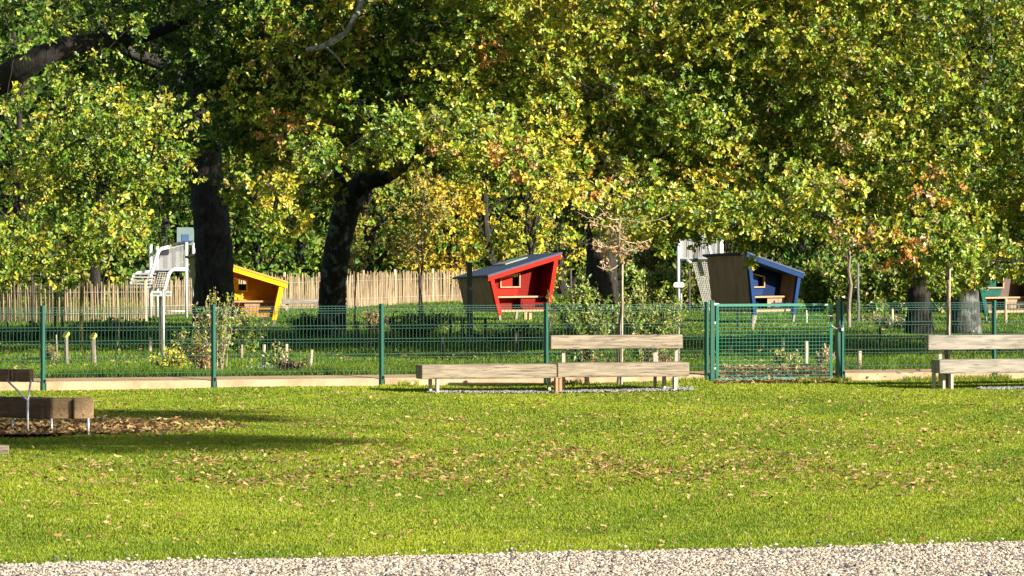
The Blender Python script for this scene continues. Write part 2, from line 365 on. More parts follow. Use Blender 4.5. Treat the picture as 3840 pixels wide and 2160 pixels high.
gc = gcol(rng, x, y, .75); gc[:, 0] *= .8; gc[:, 2] *= .6
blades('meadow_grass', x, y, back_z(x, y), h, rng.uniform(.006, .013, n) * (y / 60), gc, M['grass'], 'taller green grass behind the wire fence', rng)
# tufts at the fence foot and bench legs, front side
n = 9000
x = rng.uniform(-8, 8.5, n); tf = fbm(x, x * 0, 2.3, 21); ok = (tf > .15) & (x > -2.2); x = x[ok]; n = len(x); y = fence_y(x) - .05 - np.abs(rng.normal(size=n)) * .18
h = rng.uniform(.05, .13, n)
blades('grass_tufts', x, y, lawn_z(x, y), h, rng.uniform(.006, .012, n), gcol(rng, x, y, .85), M['grass'], 'longer grass tufts at the foot of the fence', rng)

# pebbles -------------------------------------------------------------------------
ICO = []
t_ = (1 + 5 ** .5) / 2
for a, b in ((-1, t_), (1, t_), (-1, -t_), (1, -t_)): ICO.append((a, b, 0))
for a, b in ((-1, t_), (1, t_), (-1, -t_), (1, -t_)): ICO.append((0, a, b))
for a, b in ((-1, t_), (1, t_), (-1, -t_), (1, -t_)): ICO.append((b, 0, a))
ICO = np.array(ICO, float); ICO /= np.linalg.norm(ICO[0])
import itertools
dd = np.linalg.norm(ICO[:, None] - ICO[None], axis=2); el = dd[dd > .01].min() * 1.05
ICF = []
for a, b, c in itertools.combinations(range(12), 3):
    if dd[a, b] < el and dd[b, c] < el and dd[a, c] < el:
        nrm = np.cross(ICO[b] - ICO[a], ICO[c] - ICO[a]); ICF.append((a, b, c) if nrm @ ICO[a] > 0 else (a, c, b))
ICF = np.array(ICF)
def pebbles(name, x, y, z, r, cols, label):
    n = len(x); rng = np.random.default_rng(len(x)); V = ICO[None] * (1 + rng.normal(size=(n, 12, 1)) * .16)
    sc = np.stack([rng.uniform(.7, 1.3, n), rng.uniform(.7, 1.3, n), rng.uniform(.45, .85, n)], -1) * r[:, None]
    V = V * sc[:, None, :]; a = rng.uniform(0, 6.28, n); ca, sa = np.cos(a)[:, None], np.sin(a)[:, None]
    X = V[:, :, 0] * ca - V[:, :, 1] * sa + x[:, None]; Y = V[:, :, 0] * sa + V[:, :, 1] * ca + y[:, None]; Z = V[:, :, 2] + z[:, None]
    V = np.stack([X, Y, Z], -1).reshape(-1, 3); Fc = (ICF[None] + (np.arange(n) * 12)[:, None, None]).reshape(-1, 3)
    return tag(bulk(name, V, 3, M['stone'], np.repeat(cols, 20, 0), None, Fc), label, 'gravel', kind='stuff')
def stonecol(rng, n, k=1.0):
    A = np.array([(.52, .44, .33), (.42, .34, .25), (.64, .58, .48), (.26, .22, .19), (.10, .10, .11), (.42, .34, .27)]); i = rng.choice(6, n, p=[.28, .22, .16, .16, .13, .05])
    return A[i] * (.85 + .3 * rng.random((n, 1))) * k
n = 110000
y = 27.6 + 4.2 * rng.random(n); x = (rng.random(n) - .5) * 2 * (.131 * y + 3.0); e = EDGE(x); ok = y < e + .06 * rng.random(n) ** 2; x, y = x[ok], y[ok]
r = .0055 + .010 * rng.random(len(x)) ** 2; r[rng.random(len(x)) < .004] *= 1.9
pebbles('gravel', x, y, .03 + r * .3, r, stonecol(rng, len(x)), 'loose pale pebbles of the gravel path')
n = 140; x = rng.uniform(-4.3, 4.6, n); y = EDGE(x) + np.abs(rng.normal(size=n)) * .4
pebbles('stray_pebbles', x, y, x * 0 + .035, rng.uniform(.008, .018, n), stonecol(rng, n, 1.1), 'pebbles strayed from the path onto the lawn')
for (px0, px1, yy, lb) in ((1600, 2610, 29.2, 'grey pebble bed under the middle bench'), (3670, 4300, 29.95, 'grey pebble bed under the right bench')):
    n = 1700; xa, xb = Xp(px0, yy), Xp(px1, yy); x = rng.uniform(xa, xb, n); y = K * yy + .24 * (x - xa) + rng.normal(size=n) * .17 - .02
    r_ = rng.uniform(.010, .024, n)
    pebbles('pebble_bed', x, y, lawn_z(x, y) + .02 + 0 * x, r_, np.array([(.30, .29, .28)]) * (.5 + .7 * rng.random((n, 1))), lb)
# fallen leaves ---------------------------------------------------------------------
def litter(name, x, y, z, size, cols, label):
    n = len(x); a = rng.uniform(0, 6.28, n); ax = np.stack([np.cos(a), np.sin(a), rng.normal(size=n) * .35], -1); nr = np.stack([rng.normal(size=n) * .55, rng.normal(size=n) * .55, np.ones(n)], -1)
    o = leaves_mesh(name, np.stack([x, y, z], -1), ax, nr, size, cols, M['dryleaf']); return tag(o, label, 'fallen leaves', kind='stuff')
def drycol(n):
    A = np.array([(.40, .26, .11), (.34, .19, .07), (.46, .33, .16), (.18, .07, .03), (.46, .36, .09), (.25, .14, .06)]); i = rng.choice(6, n, p=[.34, .18, .26, .09, .04, .09])
    return A[i] * (.75 + .5 * rng.random((n, 1)))
n = 270000
y = 15.2 + 14 * rng.random(n); x = (rng.random(n) - .5) * 2 * (.262 * y + 3.2)
# two drifts in the photograph: a broad one at the right middle and scattered ones at the left
dens = .035 + .62 * np.exp(-((y - 20.8) / 2.0) ** 2 - ((x - 1.7) / 3.6) ** 2) + .30 * np.exp(-((y - 19.5) / 1.9) ** 2 - ((x + 2.7) / 2.4) ** 2) + .14 * np.exp(-((y - 25.5) / 2.6) ** 2)
dens = dens * np.clip(.6 + .8 * fbm(x, y * .6, 2.3, 30), 0, 2) * .52
ok = rng.random(n) < dens; x, y = x[ok], y[ok] * K; n = len(x)
litter('fallen_leaves', x, y, lawn_z(x, y) + rng.uniform(.015, .045, n), rng.uniform(.028, .072, n), drycol(n), 'dry brown oak leaves scattered over the lawn')
n = 3600; a = rng.uniform(0, 6.28, n); q = rng.random(n) ** .8; x = cb.x - .2 + 2.7 * q * np.cos(a); y = cb.y + 1.9 * q * np.sin(a)
litter('leaf_litter', x, y, rng.uniform(.04, .07, n), rng.uniform(.05, .1, n), drycol(n), 'brown leaf litter heaped under the left bench')
n = 1500; x = rng.uniform(GX0, GX1, n); y = fence_y(x) + rng.uniform(-.6, 3.2, n)
litter('path_litter', x, y, .06 + .10 * np.clip((y - fence_y(x)) / .6, 0, 1) + rng.uniform(0, .03, n), rng.uniform(.04, .09, n), drycol(n), 'dry leaves covering the path beneath the gate')
n = 1100; y = fence_y(0) + .6 + 32 * rng.random(n) ** 1.2; x = (rng.random(n) - .5) * .28 * y
litter('meadow_litter', x, y, back_z(x, y) + rng.uniform(.03, .1, n), rng.uniform(.05, .1, n), drycol(n), 'fallen leaves lying in the shaded grass behind the fence')

# ------------------------------------------------------------------ wire fence and gate
def fpt(px):                      # point on the fence line seen at photo column px
    u = (px - 1920) / F; y = 30.18 / (1 - .137 * u); return Vector((u * y, K * y, 0))
def wire_fence(pxs, label, skip_first_board=False):
    root = empty('wire_fence', fpt(pxs[0]), 0, label, 'fence'); o0 = fpt(pxs[0])
    pts = [fpt(p) - o0 for p in pxs]
    for p in pts:
        m = MB(); rot = Matrix.Rotation(math.radians(48), 3, 'Z')
        m.box((p.x, p.y, .60), (.05, .05, 1.31), rot); m.box((p.x, p.y, 1.262), (.054, .054, .014), rot)
        m.build('post', M['green'], root)
        m = MB(); m.box((p.x + .036, p.y - .022, .165), (.022, .03, .045)); m.build('clip', M['black'], root)
    for a, b in zip(pts[:-1], pts[1:]):
        d = (b - a); L = d.length; d = d.normalized(); nrm = Vector((d.y, -d.x, 0)); m = MB()
        def q(s, z, off=0): v = a + d * s + nrm * (.0 + off); return (v.x, v.y, z)
        k = int((L - .08) / .0545); s0 = .05
        zz = [(.22, 0), (.27, .0), (.47, 0), (.495, .022), (.52, 0), (.70, 0), (.72, .022), (.745, 0), (.90, 0), (.922, .022), (.945, 0), (1.13, 0), (1.165, .022), (1.20, 0), (1.245, 0)]
        for i in range(k + 1):
            s = s0 + i * (L - .1) / k
            for (z0, f0), (z1, f1) in zip(zz[:-1], zz[1:]): m.bar(q(s, z0, f0), q(s, z1, f1), .0055, .0055, (0, 1, .1))
        for z, off in ((.27, -.006), (.47, -.006), (.52, -.006), (.70, -.006), (.745, -.006), (.90, -.006), (.945, -.006), (1.13, -.006), (1.165, .016), (1.20, -.006), (1.235, -.006)):
            m.bar(q(.02, z, off), q(L - .02, z, off), .006, .006)
        m.build('wire_panel', M['wire'], root)
    for a, b in zip(pts[:-1], pts[1:]):
        d = (b - a).normalized(); a2 = a + d * .045; b2 = b - d * .045; m = MB()
        m.bar((a2.x, a2.y, .045), (b2.x, b2.y, .045), .045, .20); m.build('base_board', M['concrete'], root, bevel=.006)
    return root
wire_fence([-1130, -485, 160, 800, 1430, 2048, 2650], 'green wire mesh fence with concrete base boards running left of the gate')
wire_fence([3158, 3728, 4300, 4860], 'green wire mesh fence with concrete base board running right of the gate')
def gate():
    a = fpt(2671); b = fpt(3143); root = empty('gate', a, 0, 'low green metal garden gate with square mesh, chained shut', 'gate'); b = b - a; d = b.normalized(); L = b.length
    a = Vector((0, 0, 0))
    for v in (a, b):
        m = MB(); m.box((v.x, v.y, .62), (.062, .062, 1.33), Matrix.Rotation(math.radians(12), 3, 'Z')); m.box((v.x, v.y, 1.288), (.068, .068, .012)); m.build('post', M['green'], root, bevel=.003)
    s0, s1 = .055, L - .10; z0, z1 = .085, 1.215; off = Vector((d.y, -d.x, 0)) * .02
    def q(s, z, o=0): v = a + d * s + off * (1 + o); return (v.x, v.y, z)
    m = MB(); w = .042
    m.bar(q(s0, z1), q(s1, z1), w, w); m.bar(q(s0, z0), q(s1, z0), w, w)
    m.bar(q(s0 + w / 2, z0 + w / 2), q(s0 + w / 2, z1 - w / 2), w, w, (0, 1, 0)); m.bar(q(s1 - w / 2, z0 + w / 2), q(s1 - w / 2, z1 - w / 2), w, w, (0, 1, 0))
    fr = m.build('gate_frame', M['gate'], root, bevel=.003)
    m = MB(); k = 32
    for i in range(1, k): s = s0 + w + i * (s1 - s0 - 2 * w) / k; m.bar(q(s, z0, .05), q(s, z1, .05), .005, .005, (0, 1, 0))
    for i in range(1, 20): z = z0 + i * (z1 - z0) / 20.0; m.bar(q(s0, z, .4), q(s1, z, .4), .005, .005)
    m.build('mesh_panel', M['gate'], root)
    m = MB(); m.bar(q(.02, 1.235, .2), q(.10, 1.225, .2), .03, .035); m.build('hinge_cap', M['plastic'], root, bevel=.004)
    for hz_ in (.95, .25): m = MB(); m.bar(q(.0, hz_), q(.06, hz_), .02, .03); m.build('hinge', M['steel'], root)
    m = MB(); m.box(q(s1 - w / 2, 1.02, 1.2), (.05, .03, .12)); m.build('lock_case', M['black'], root, bevel=.004)
    m = MB(); m.tube([q(s1 - .02, 1.04, 1.5), q(s1 - .02, 1.04, 3.4), q(s1 - .12, 1.045, 3.6)], .011, 8); m.build('handle', M['steel'], root, smooth=True)
    m = MB(); m.box(q(s1 - .11, z1, 1.2), (.075, .004, .022)); m.build('label_plate', M['plastic'], root)
    m = MB(); n = 11
    for i in range(n):
        t = i / (n - 1); s = s1 - .03 + t * .17; z = .90 - .05 * math.sin(t * PI); pts = []
        for j in range(9):
            aa = 2 * PI * j / 8; pts.append(Vector(q(s + .013 * math.cos(aa), z + (.007 if i % 2 else .002) * math.sin(aa), 1.6 + (.0 if i % 2 else .35) * math.sin(aa) + .6)))
        m.tube(pts, .0032, 5)
    m.build('chain', M['steel'], root)
    m = MB(); m.box(q(s1 + .15, .835, 2.2), (.04, .018, .05)); m.tube([q(s1 + .137, .86, 2.2), q(s1 + .137, .89, 2.2), q(s1 + .163, .89, 2.2), q(s1 + .163, .86, 2.2)], .004, 6); m.build('padlock', M['steel'], root, bevel=.003)
gate()

# ------------------------------------------------------------------ benches
def beam(name, p0, p1, wy, hz, mat, parent, rnd=None, bevel=.012, **kw):
    """square timber with its own local x axis along the grain"""
    p0 = Vector(p0); p1 = Vector(p1); d = p1 - p0; L = d.length; x = d.normalized(); y = Vector((0, 0, 1)).cross(x).normalized(); z = x.cross(y)
    m = MB(); n = 7; rr = random.Random(hash((round(p0.x, 2), round(p0.z, 2))) & 0xffff)
    vs = []
    for i in range(n + 1):
        t = (i / n - .5) * L; j = .0035
        for a, b in ((-1, -1), (1, -1), (1, 1), (-1, 1)): vs.append((t, a * wy / 2 + rr.uniform(-j, j), b * hz / 2 + rr.uniform(-j, j)))
    fs = [(3, 2, 1, 0), tuple(n * 4 + k for k in range(4))]
    for i in range(n):
        for k in range(4): fs.append((i * 4 + k, i * 4 + (k + 1) % 4, i * 4 + 4 + (k + 1) % 4, i * 4 + 4 + k))
    m.add(vs, fs); o = m.build(name, mat, parent, bevel=bevel, **kw)
    mt = Matrix((x, y, z)).transposed().to_4x4(); mt.translation = (p0 + p1) / 2; o.matrix_local = mt
    return o
def along(P0, phi, px):           # distance along a horizontal direction at which a point is seen in column px
    u = (px - 1920) / F / K; return (u * P0.y - P0.x) / (math.cos(phi) - u * math.sin(phi))
def bench_mid():
    phi = math.radians(14); Y0 = 29.05; P0 = Vector((Xp(1582, Y0), K * Y0, 0)); d = Vector((math.cos(phi), math.sin(phi), 0)); b = Vector((-d.y, d.x, 0))
    root = empty('park_bench', P0, 0, 'long pale timber bench left of the gate, half of it with a backrest', 'bench')
    S = lambda px: along(P0, phi, px)
    def q(s, t, z): v = d * s + b * t; return (v.x, v.y, z)
    zt, zb = .408, .203; hz = zt - zb; zc = (zt + zb) / 2; sm = S(2089)
    for k, t in enumerate((.10, .31)):
        beam('seat_beam', q(.0, t, zc), q(sm - .004, t, zc), .20, hz, M['beam'], root)
        beam('seat_beam', q(sm + .010, t, zc + .008), q(S(2586), t, zc + .008), .20, hz, M['beam'], root)
    s0, s1 = S(2064) + .095, S(2562) + .095
    beam('backrest', q(s0, .40, .715), q(s1, .40, .715), .12, .205, M['beam'], root)
    for px in (2116, 2462, 2543):
        m = MB(); s = S(px) + .118; m.bar(q(s, .485, .02), q(s, .485, .82), .035, .05, (1, 0, 0)); m.build('backrest_post', M['leg'], root)
    for px, t, mt in ((1612, .34, 'leg'), (1639, .06, 'leg'), (2086, .07, 'leg_brown'), (2100, .09, 'leg_brown'), (2060, .34, 'leg'), (2495, .34, 'leg'), (2531, .07, 'leg')):
        s = S(px) + t * .24; m = MB(); m.bar(q(s, t, -.05), q(s, t, zb - .001), .10 if t < .2 else .08, .042, d); m.build('leg', M[mt], root, bevel=.003)
def bench_right():
    phi = math.radians(12); Y0 = 29.85; P0 = Vector((Xp(3524, Y0), K * Y0, 0)); d = Vector((math.cos(phi), math.sin(phi), 0)); b = Vector((-d.y, d.x, 0))
    root = empty('park_bench', P0, 0, 'bleached timber bench with backrest cut by the right edge of the photo', 'bench')
    def q(s, t, z): v = d * s + b * t; return (v.x, v.y, z)
    zt, zb = Zp(1350, Y0), Zp(1401, Y0); zc = (zt + zb) / 2
    for t in (.10, .31): beam('seat_beam', q(0, t, zc), q(3.3, t, zc), .20, zt - zb, M['beam_white'], root)
    s0 = along(P0, phi, 3488) + .085; zt2, zb2 = Zp(1252, 30.4), Zp(1306, 30.4)
    beam('backrest', q(s0, .40, (zt2 + zb2) / 2), q(3.1, .40, (zt2 + zb2) / 2), .12, zt2 - zb2, M['beam_white'], root)
    for s in (.17, 1.6, 2.9): m = MB(); m.bar(q(s, .485, .02), q(s, .485, zt2 - .02), .035, .05, (1, 0, 0)); m.build('backrest_post', M['leg'], root)
    for s, t in ((.02, .34), (.14, .25), (.205, .06), (2.9, .07), (2.9, .34)):
        m = MB(); m.bar(q(s, t, -.05), q(s, t, zb - .001), .08, .042, d); m.build('leg', M['leg'], root, bevel=.003)
bench_mid(); bench_right()
def bench_left():
    Y0 = 23.4; c = Vector((Xp(190, Y0), K * Y0, 0)); root = empty('park_bench', c, 0, 'dark heavy timber bench of short thick beams on thin steel legs at the left edge', 'bench')
    zt, zb = Zp(1495, Y0), Zp(1572, Y0); zc = (zt + zb) / 2; hz = zt - zb
    a = math.radians(152); d = Vector((math.cos(a), math.sin(a), 0)); b = Vector((-d.y, d.x, 0))    # long beam runs left and slightly back
    def q(s, t, z): v = d * s + b * t; return (v.x, v.y, z)
    beam('seat_beam', q(.0, -.13, zc), q(.33, -.13, zc), .26, hz, M['beam_brown_shaded'], root)
    beam('seat_beam', q(.336, -.13, zc + .002), q(.80, -.13, zc + .002), .26, hz, M['beam_brown_shaded'], root)
    beam('seat_beam', q(.81, -.13, zc), q(1.9, -.13, zc), .26, hz, M['beam_brown_shaded'], root)
    e = Vector((.30, -.954, 0)); r = Vector((.954, .30, 0))
    for px in (192, 275):
        p = Vector((Xp(px, Y0) - c.x, 0, zc)) + r * .122 + Vector((0, .02, 0)); beam('seat_block', p, p - e * .26, .236, hz, M['beam_end'], root)
    zt2, zb2 = Zp(1381, 23.75), Zp(1428, 23.75); zz = (zt2 + zb2) / 2; e0 = Vector((Xp(132, 23.75) - c.x, .35, zz)); d2 = Vector((math.cos(math.radians(158)), math.sin(math.radians(158)), 0))
    beam('backrest_beam', e0, e0 + d2 * .265, .10, zt2 - zb2, M['beam_brown_shaded'], root); beam('backrest_beam', e0 + d2 * .273, e0 + d2 * 1.6, .10, zt2 - zb2, M['beam_brown_shaded'], root)
    xs = Xp(111, 23.5) - c.x
    m = MB(); m.tube([(xs, .30, zb2 + .02), (xs, .0, zc + .09)], .013, 8); m.tube([(xs, .0, zc + .09), (xs, -.02, 0)], .014, 8); m.build('backrest_bracket', M['steel'], root, smooth=True)
    m = MB(); m.tube([(xs, -.01, zc + .10), (xs - .30, .42, zb2 + .02)], .012, 8); m.build('bracket_brace', M['steel'], root, smooth=True)
    for px, Y in ((50, 23.6), (64, 23.9), (183, 23.25), (200, 23.6), (325, 23.35), (-60, 23.9), (-150, 24.1)):
        m = MB(); x = Xp(px, Y) - c.x; m.tube([(x, Y - Y0 + .1, -.03), (x, Y - Y0 + .1, zb + .01)], .014, 8); m.build('leg', M['steel'], root, smooth=True)
    g = G(25, 1705, 0)
    beam('timber_block', (g.x - .4, g.y, .05), (g.x + .02, g.y + .05, .05), .16, .10, M['beam'], None, label='short weathered timber offcut on the grass at the left edge', cat='timber')
M['beam_end'] = woodmat('end_grain_timber', (.36, .24, .12), (.20, .12, .06), 0)
bench_left()

# ------------------------------------------------------------------ play huts
M['ply'] = simple('brown_plywood', (.32, .20, .12), .6, 0, .35, 3, (2, 2, .5), .05)
M['ply_d'] = simple('dark_red_plywood', (.09, .045, .03), .6, 0, .3, 3, (2, 2, .5), .05)
M['ply_y'] = simple('olive_plywood', (.20, .16, .05), .6, 0, .3, 3, (2, 2, .5), .05)
M['roof'] = simple('slate_blue_roof_felt', (.04, .06, .11), .7, 0, .2, 8)
M['roof_y'] = simple('ochre_roof_edge', (.55, .33, .06), .7, 0, .2, 8)
M['sky_l'] = simple('grey_green_panel', (.22, .25, .20), .5, 0, .1, 5)
def paint(n, c):
    m = simple(n, c, .6, 0, .22, 7, (1, 1, 3), .08); m.node_tree.nodes['Principled BSDF'].inputs['Specular IOR Level'].default_value = .12; return m
M['red'] = paint('red_paint', (.43, .014, .005)); M['red_in_shaded'] = paint('shaded_red_inner_paint', (.18, .006, .004))  # red inner copy is darkened, interior shade painted into it
M['blue'] = paint('blue_paint', (.012, .038, .12)); M['blue_in_shaded'] = paint('shaded_blue_inner_paint', (.005, .017, .065))  # blue inner copy also holds the hut's inside shade in its colour
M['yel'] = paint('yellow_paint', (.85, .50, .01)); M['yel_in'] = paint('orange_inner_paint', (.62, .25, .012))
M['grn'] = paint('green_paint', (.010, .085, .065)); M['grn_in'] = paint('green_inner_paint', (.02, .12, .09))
M['plank'] = simple('pine_plank', (.42, .26, .13), .6, 0, .15, 8, (1, 6, 6)); M['foot'] = simple('pale_foot', (.24, .20, .16), .6, 0, .15)
def hut(name, label, loc, rz, k, outer, inner, ply, wt, wb, hl, hh, d=1.5, mirror=False, z0=.30, roofmat='roof', lin=None):
    """k: scale; low side at local -x (mirror: low at +x)"""
    root = empty(name, loc, rz, label, 'play hut', 'leaning play huts behind the fence'); sg = -1 if mirror else 1
    TL = Vector((-wt / 2 * sg, 0, hl)); TR = Vector((wt / 2 * sg, 0, hh)); BL = Vector((-wb / 2 * sg, 0, .04)); BR = Vector((wb / 2 * sg, 0, .04))
    BL.x += .0; t_ = .11
    def on(a, b, z): s = (z - a.z) / (b.z - a.z); return a + (b - a) * s
    def pr(poly, y0, y1, nm, mat, bev=0, par=root):
        if sg < 0: poly = poly[::-1]
        m = MB(); m.prism([(p.x, p.z) for p in poly], y0, y1); return m.build(nm, M[mat], par, bevel=bev)
    X = Vector((t_ * sg, 0, 0)); U = Vector((0, 0, t_ * 1.02))
    zf = z0; bl = on(TL, BL, zf - .12); br = on(TR, BR, zf - .12)
    pr([bl, bl + X, on(TL + X, BL + X, hl - .02), TL - U * .02], -.06, .02, 'corner_post', outer, .006)
    pr([br - X, br, TR - U * .02, on(TR - X, BR - X, hh - .04)], -.06, .02, 'corner_post', outer, .006)
    dr = (TR - TL).normalized()
    pr([TL - dr * .05 - U, TR + dr * .05 - U, TR + dr * .05, TL - dr * .05], -.085, -.061, 'roof_beam', outer, .004)
    for a, b, q in ((TL, BL, 1), (TR, BR, -1)):          # side walls: ply outside, paint inside
        lo = on(a, b, zf - .02); hi = a + Vector((0, 0, -.10))
        hi = on(a, b, a.z - .04)
        th = Vector((.018 * sg * q, 0, 0))
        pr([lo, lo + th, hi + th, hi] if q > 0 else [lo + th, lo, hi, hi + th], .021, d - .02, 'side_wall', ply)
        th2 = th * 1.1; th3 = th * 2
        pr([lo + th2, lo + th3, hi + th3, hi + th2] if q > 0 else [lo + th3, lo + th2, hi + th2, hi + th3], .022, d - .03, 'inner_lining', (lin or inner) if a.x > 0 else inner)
    # inner wall half a metre behind the opening, with a window
    D_ = .55
    lo1, lo2 = on(TL, BL, zf), on(TR, BR, zf); hi1, hi2 = TL - Vector((0, 0, .05)), TR - Vector((0, 0, .05))
    if sg < 0: L0, R0, L1, R1 = lo2, lo1, hi2, hi1
    else: L0, R0, L1, R1 = lo1, lo2, hi1, hi2
    top = lambda x: L1.z + (x - L1.x) / (R1.x - L1.x) * (R1.z - L1.z)
    wx0, wx1, wz0 = -.30, .20, .84
    wzt = lambda x: min(top(x) - .06, 1.03 + (x - wx0) / (wx1 - wx0) * .10 if sg > 0 else 1.16 - (x - wx0) / (wx1 - wx0) * .11)
    m = MB(); y0, y1 = D_, D_ + .03
    def pm(poly): m.prism([(x, z) for x, z in poly], y0, y1)
    xl = lambda z: L0.x + (z - L0.z) / (L1.z - L0.z) * (L1.x - L0.x) + .03; xr = lambda z: R0.x + (z - R0.z) / (R1.z - R0.z) * (R1.x - R0.x) - .03
    pm([(xl(L0.z), L0.z), (xr(R0.z), R0.z), (xr(wz0), wz0), (xl(wz0), wz0)])
    pm([(xl(wz0), wz0), (wx0, wz0), (wx0, top(wx0)), (xl(L1.z), L1.z)])
    pm([(wx1, wz0), (xr(wz0), wz0), (xr(R1.z), R1.z), (wx1, top(wx1))])
    pm([(wx0, wzt(wx0)), (wx1, wzt(wx1)), (wx1, top(wx1)), (wx0, top(wx0))])
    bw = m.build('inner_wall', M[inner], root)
    m = MB(); f = .03; ya, yb = D_ - .05, D_ - .001
    m.prism([(wx0 - f, wz0 - f), (wx1 + f, wz0 - f), (wx1 + f, wz0), (wx0 - f, wz0)], ya, yb); m.prism([(wx0 - f, wz0), (wx0, wz0), (wx0, wzt(wx0)), (wx0 - f, wzt(wx0))], ya, yb)
    m.prism([(wx1, wz0), (wx1 + f, wz0), (wx1 + f, wzt(wx1)), (wx1, wzt(wx1))], ya, yb); m.prism([(wx0 - f, wzt(wx0)), (wx1 + f, wzt(wx1)), (wx1 + f, wzt(wx1) + f), (wx0 - f, wzt(wx0) + f)], ya, yb)
    m.build('window_frame', M['plank'] if outer != 'yel' else M['yel'], bw)
    m = MB(); wm = wx0 + .64 * (wx1 - wx0)
    m.prism([(wx0 + .004, wz0 + .004), (wm, wz0 + .004), (wm, wzt(wm) - .004), (wx0 + .004, wzt(wx0) - .004)], ya + .03, ya + .045); m.build('shutter', M[outer], bw)
    m = MB(); m.prism([(xl(zf), zf), (xr(zf), zf), (xr(min(L1.z, R1.z)), min(L1.z, R1.z)), (xl(min(L1.z, R1.z)), min(L1.z, R1.z))], d - .03, d); m.build('back_wall', M[ply], root)
    # seat along the inner wall with a leaning back board
    m = MB(); m.prism([(xl(.58) + .02, .575), (xr(.58) - .02, .575), (xr(.6), .615), (xl(.6), .615)], D_ - .30, D_ - .02); m.build('seat', M['plank'], root, bevel=.004)
    m = MB(); m.prism([(xl(.63) + .12, .63), (.10, .63), (.16, .79), (xl(.7) + .10, .79)], D_ - .07, D_ - .045); m.build('seat_back', M[outer], root)
    m = MB(); m.prism([(.12, zf + .03), (xr(.4) - .04, zf + .03), (xr(.6) - .03, .574), (.12, .574)], D_ - .24, D_ - .215); m.build('seat_front', M['ply'] if outer != 'red' else M[inner], root)
    m = MB(); m.prism([(L0.x + .05, zf - .05), (R0.x - .05, zf - .05), (R0.x - .04, zf), (L0.x + .04, zf)], .02, d - .04); m.build('floor', M['plank'], root)
    m = MB(); m.prism([(.0, zf + .002), (R0.x - .13, zf + .002), (R0.x - .13, zf + .05), (0, zf + .05)], .025, .06)
    m.prism([(.0, zf + .12), (R0.x - .11, zf + .12), (R0.x - .10, zf + .16), (0, zf + .16)], .025, .06); m.prism([(.0, zf + .05), (.05, zf + .05), (.05, zf + .12), (0, zf + .12)], .03, .055)
    m.prism([(.3, zf + .05), (.34, zf + .05), (.34, zf + .12), (.3, zf + .12)], .03, .055); m.build('front_rail', M[inner], root)
    # roof slab, dipping a little to the back
    a = TL - dr * .07; c = TR + dr * .07; dip = .08; m = MB(); v = []
    for z in (.001, .045):
        v += [(a.x, -.10, a.z + z), (c.x, -.10, c.z + z), (c.x, d + .06, c.z - dip + z), (a.x, d + .06, a.z - dip + z)]
    if sg < 0: v = [v[1], v[0], v[3], v[2], v[5], v[4], v[7], v[6]]
    rf = m.hexa(v).build('roof', M[roofmat], root)
    m = MB(); v = []
    for z in (.046, .075):
        for s, y in ((.50, d * .55), (.80, d * .55), (.80, d * .95), (.50, d * .95)): p = a + (c - a) * s; v.append((p.x, y, p.z - dip * y / d + z))
    if sg < 0: v = [v[1], v[0], v[3], v[2], v[5], v[4], v[7], v[6]]
    m.hexa(v).build('roof_panel', M['sky_l'], rf)
    for a_, b_ in ((TL, BL), (TR, BR)):
        for y in (-.02, d - .08):
            p1 = on(a_, b_, zf - .13 if y < 0 else zf - .02); p0 = on(a_, b_, -.06); s_ = Vector((.035 * (1 if a_.x < 0 else -1), y, 0))
            m = MB(); m.bar(p0 + s_, p1 + s_, .06, .06, (0, 1, 0)); m.build('foot', M['foot'], root)
    m = MB()
    for i in range(2 if outer == 'red' else 0): m.box((-.02 + .13 * i, -.12, .10), (.07, .06, .30 - .06 * i))
    if outer == 'red': m.build('step', M['plank'], root)
    if k != 1: root.scale = (k, k, k)
    return root
def hutpos(px, Y): return (Xp(px, Y), K * Y, GB - .01)
h1 = hut('play_hut', 'red leaning play hut with blue grey roof rising to the right', hutpos(1962, 47.4), math.radians(31), 1, 'red', 'red_in_shaded', 'ply', 1.93, 1.36, 1.10, 1.60)
h2 = hut('play_hut', 'blue leaning play hut with tall brown side wall behind the gate', hutpos(2899, 47.4), math.radians(41), 1, 'blue', 'blue_in_shaded', 'ply', 1.80, 1.36, 1.15, 1.62, mirror=True, lin='ply', d=1.35)
h3 = hut('play_hut', 'yellow leaning play hut half hidden by the thick oak trunk', hutpos(905, 44.6), math.radians(13), 1, 'yel', 'yel_in', 'ply_y', 1.95, 1.50, 1.02, 1.62, mirror=True, roofmat='roof_y', lin='yel_in')
h4 = hut('play_hut', 'green edged brown play hut under the leaves at the right edge', hutpos(3782, 46.9), math.radians(28), 1, 'grn', 'ply_d', 'ply_d', 1.85, 1.3, 1.1, 1.6, lin='ply_d')

# ------------------------------------------------------------------ climbing towers
def slatted(m, x0, x1, zb, zt0, zt1, y, n):
    for i in range(n):
        x = x0 + (x1 - x0) * (i + .5) / n; zt = zt0 + (zt1 - zt0) * (i + .5) / n; m.box((x, y, (zb + zt) / 2), ((x1 - x0) / n * .55, .012, zt - zb))
    m.bar((x0, y, zb), (x1, y, zb), .022, .03); m.bar((x0, y, zt0), (x1, y, zt1), .022, .03)
def net(m, A, B, C_, D, nu, nv, r):
    A, B, C_, D = map(Vector, (A, B, C_, D))
    for i in range(nu + 1):
        s = i / nu; m.tube([A.lerp(B, s), D.lerp(C_, s)], r, 4)
    for j in range(nv + 1):
        s = j / nv; m.tube([A.lerp(D, s), B.lerp(C_, s)], r, 4)
M['towergrey'] = simple('grey_tower_panel', (.40, .40, .40), .5, .1, .1, 5); M['teal'] = simple('pale_teal_panel', (.20, .28, .27), .5, 0, .1, 4); M['bluepane'] = simple('blue_pane', (.08, .15, .28), .2, 0, .1)
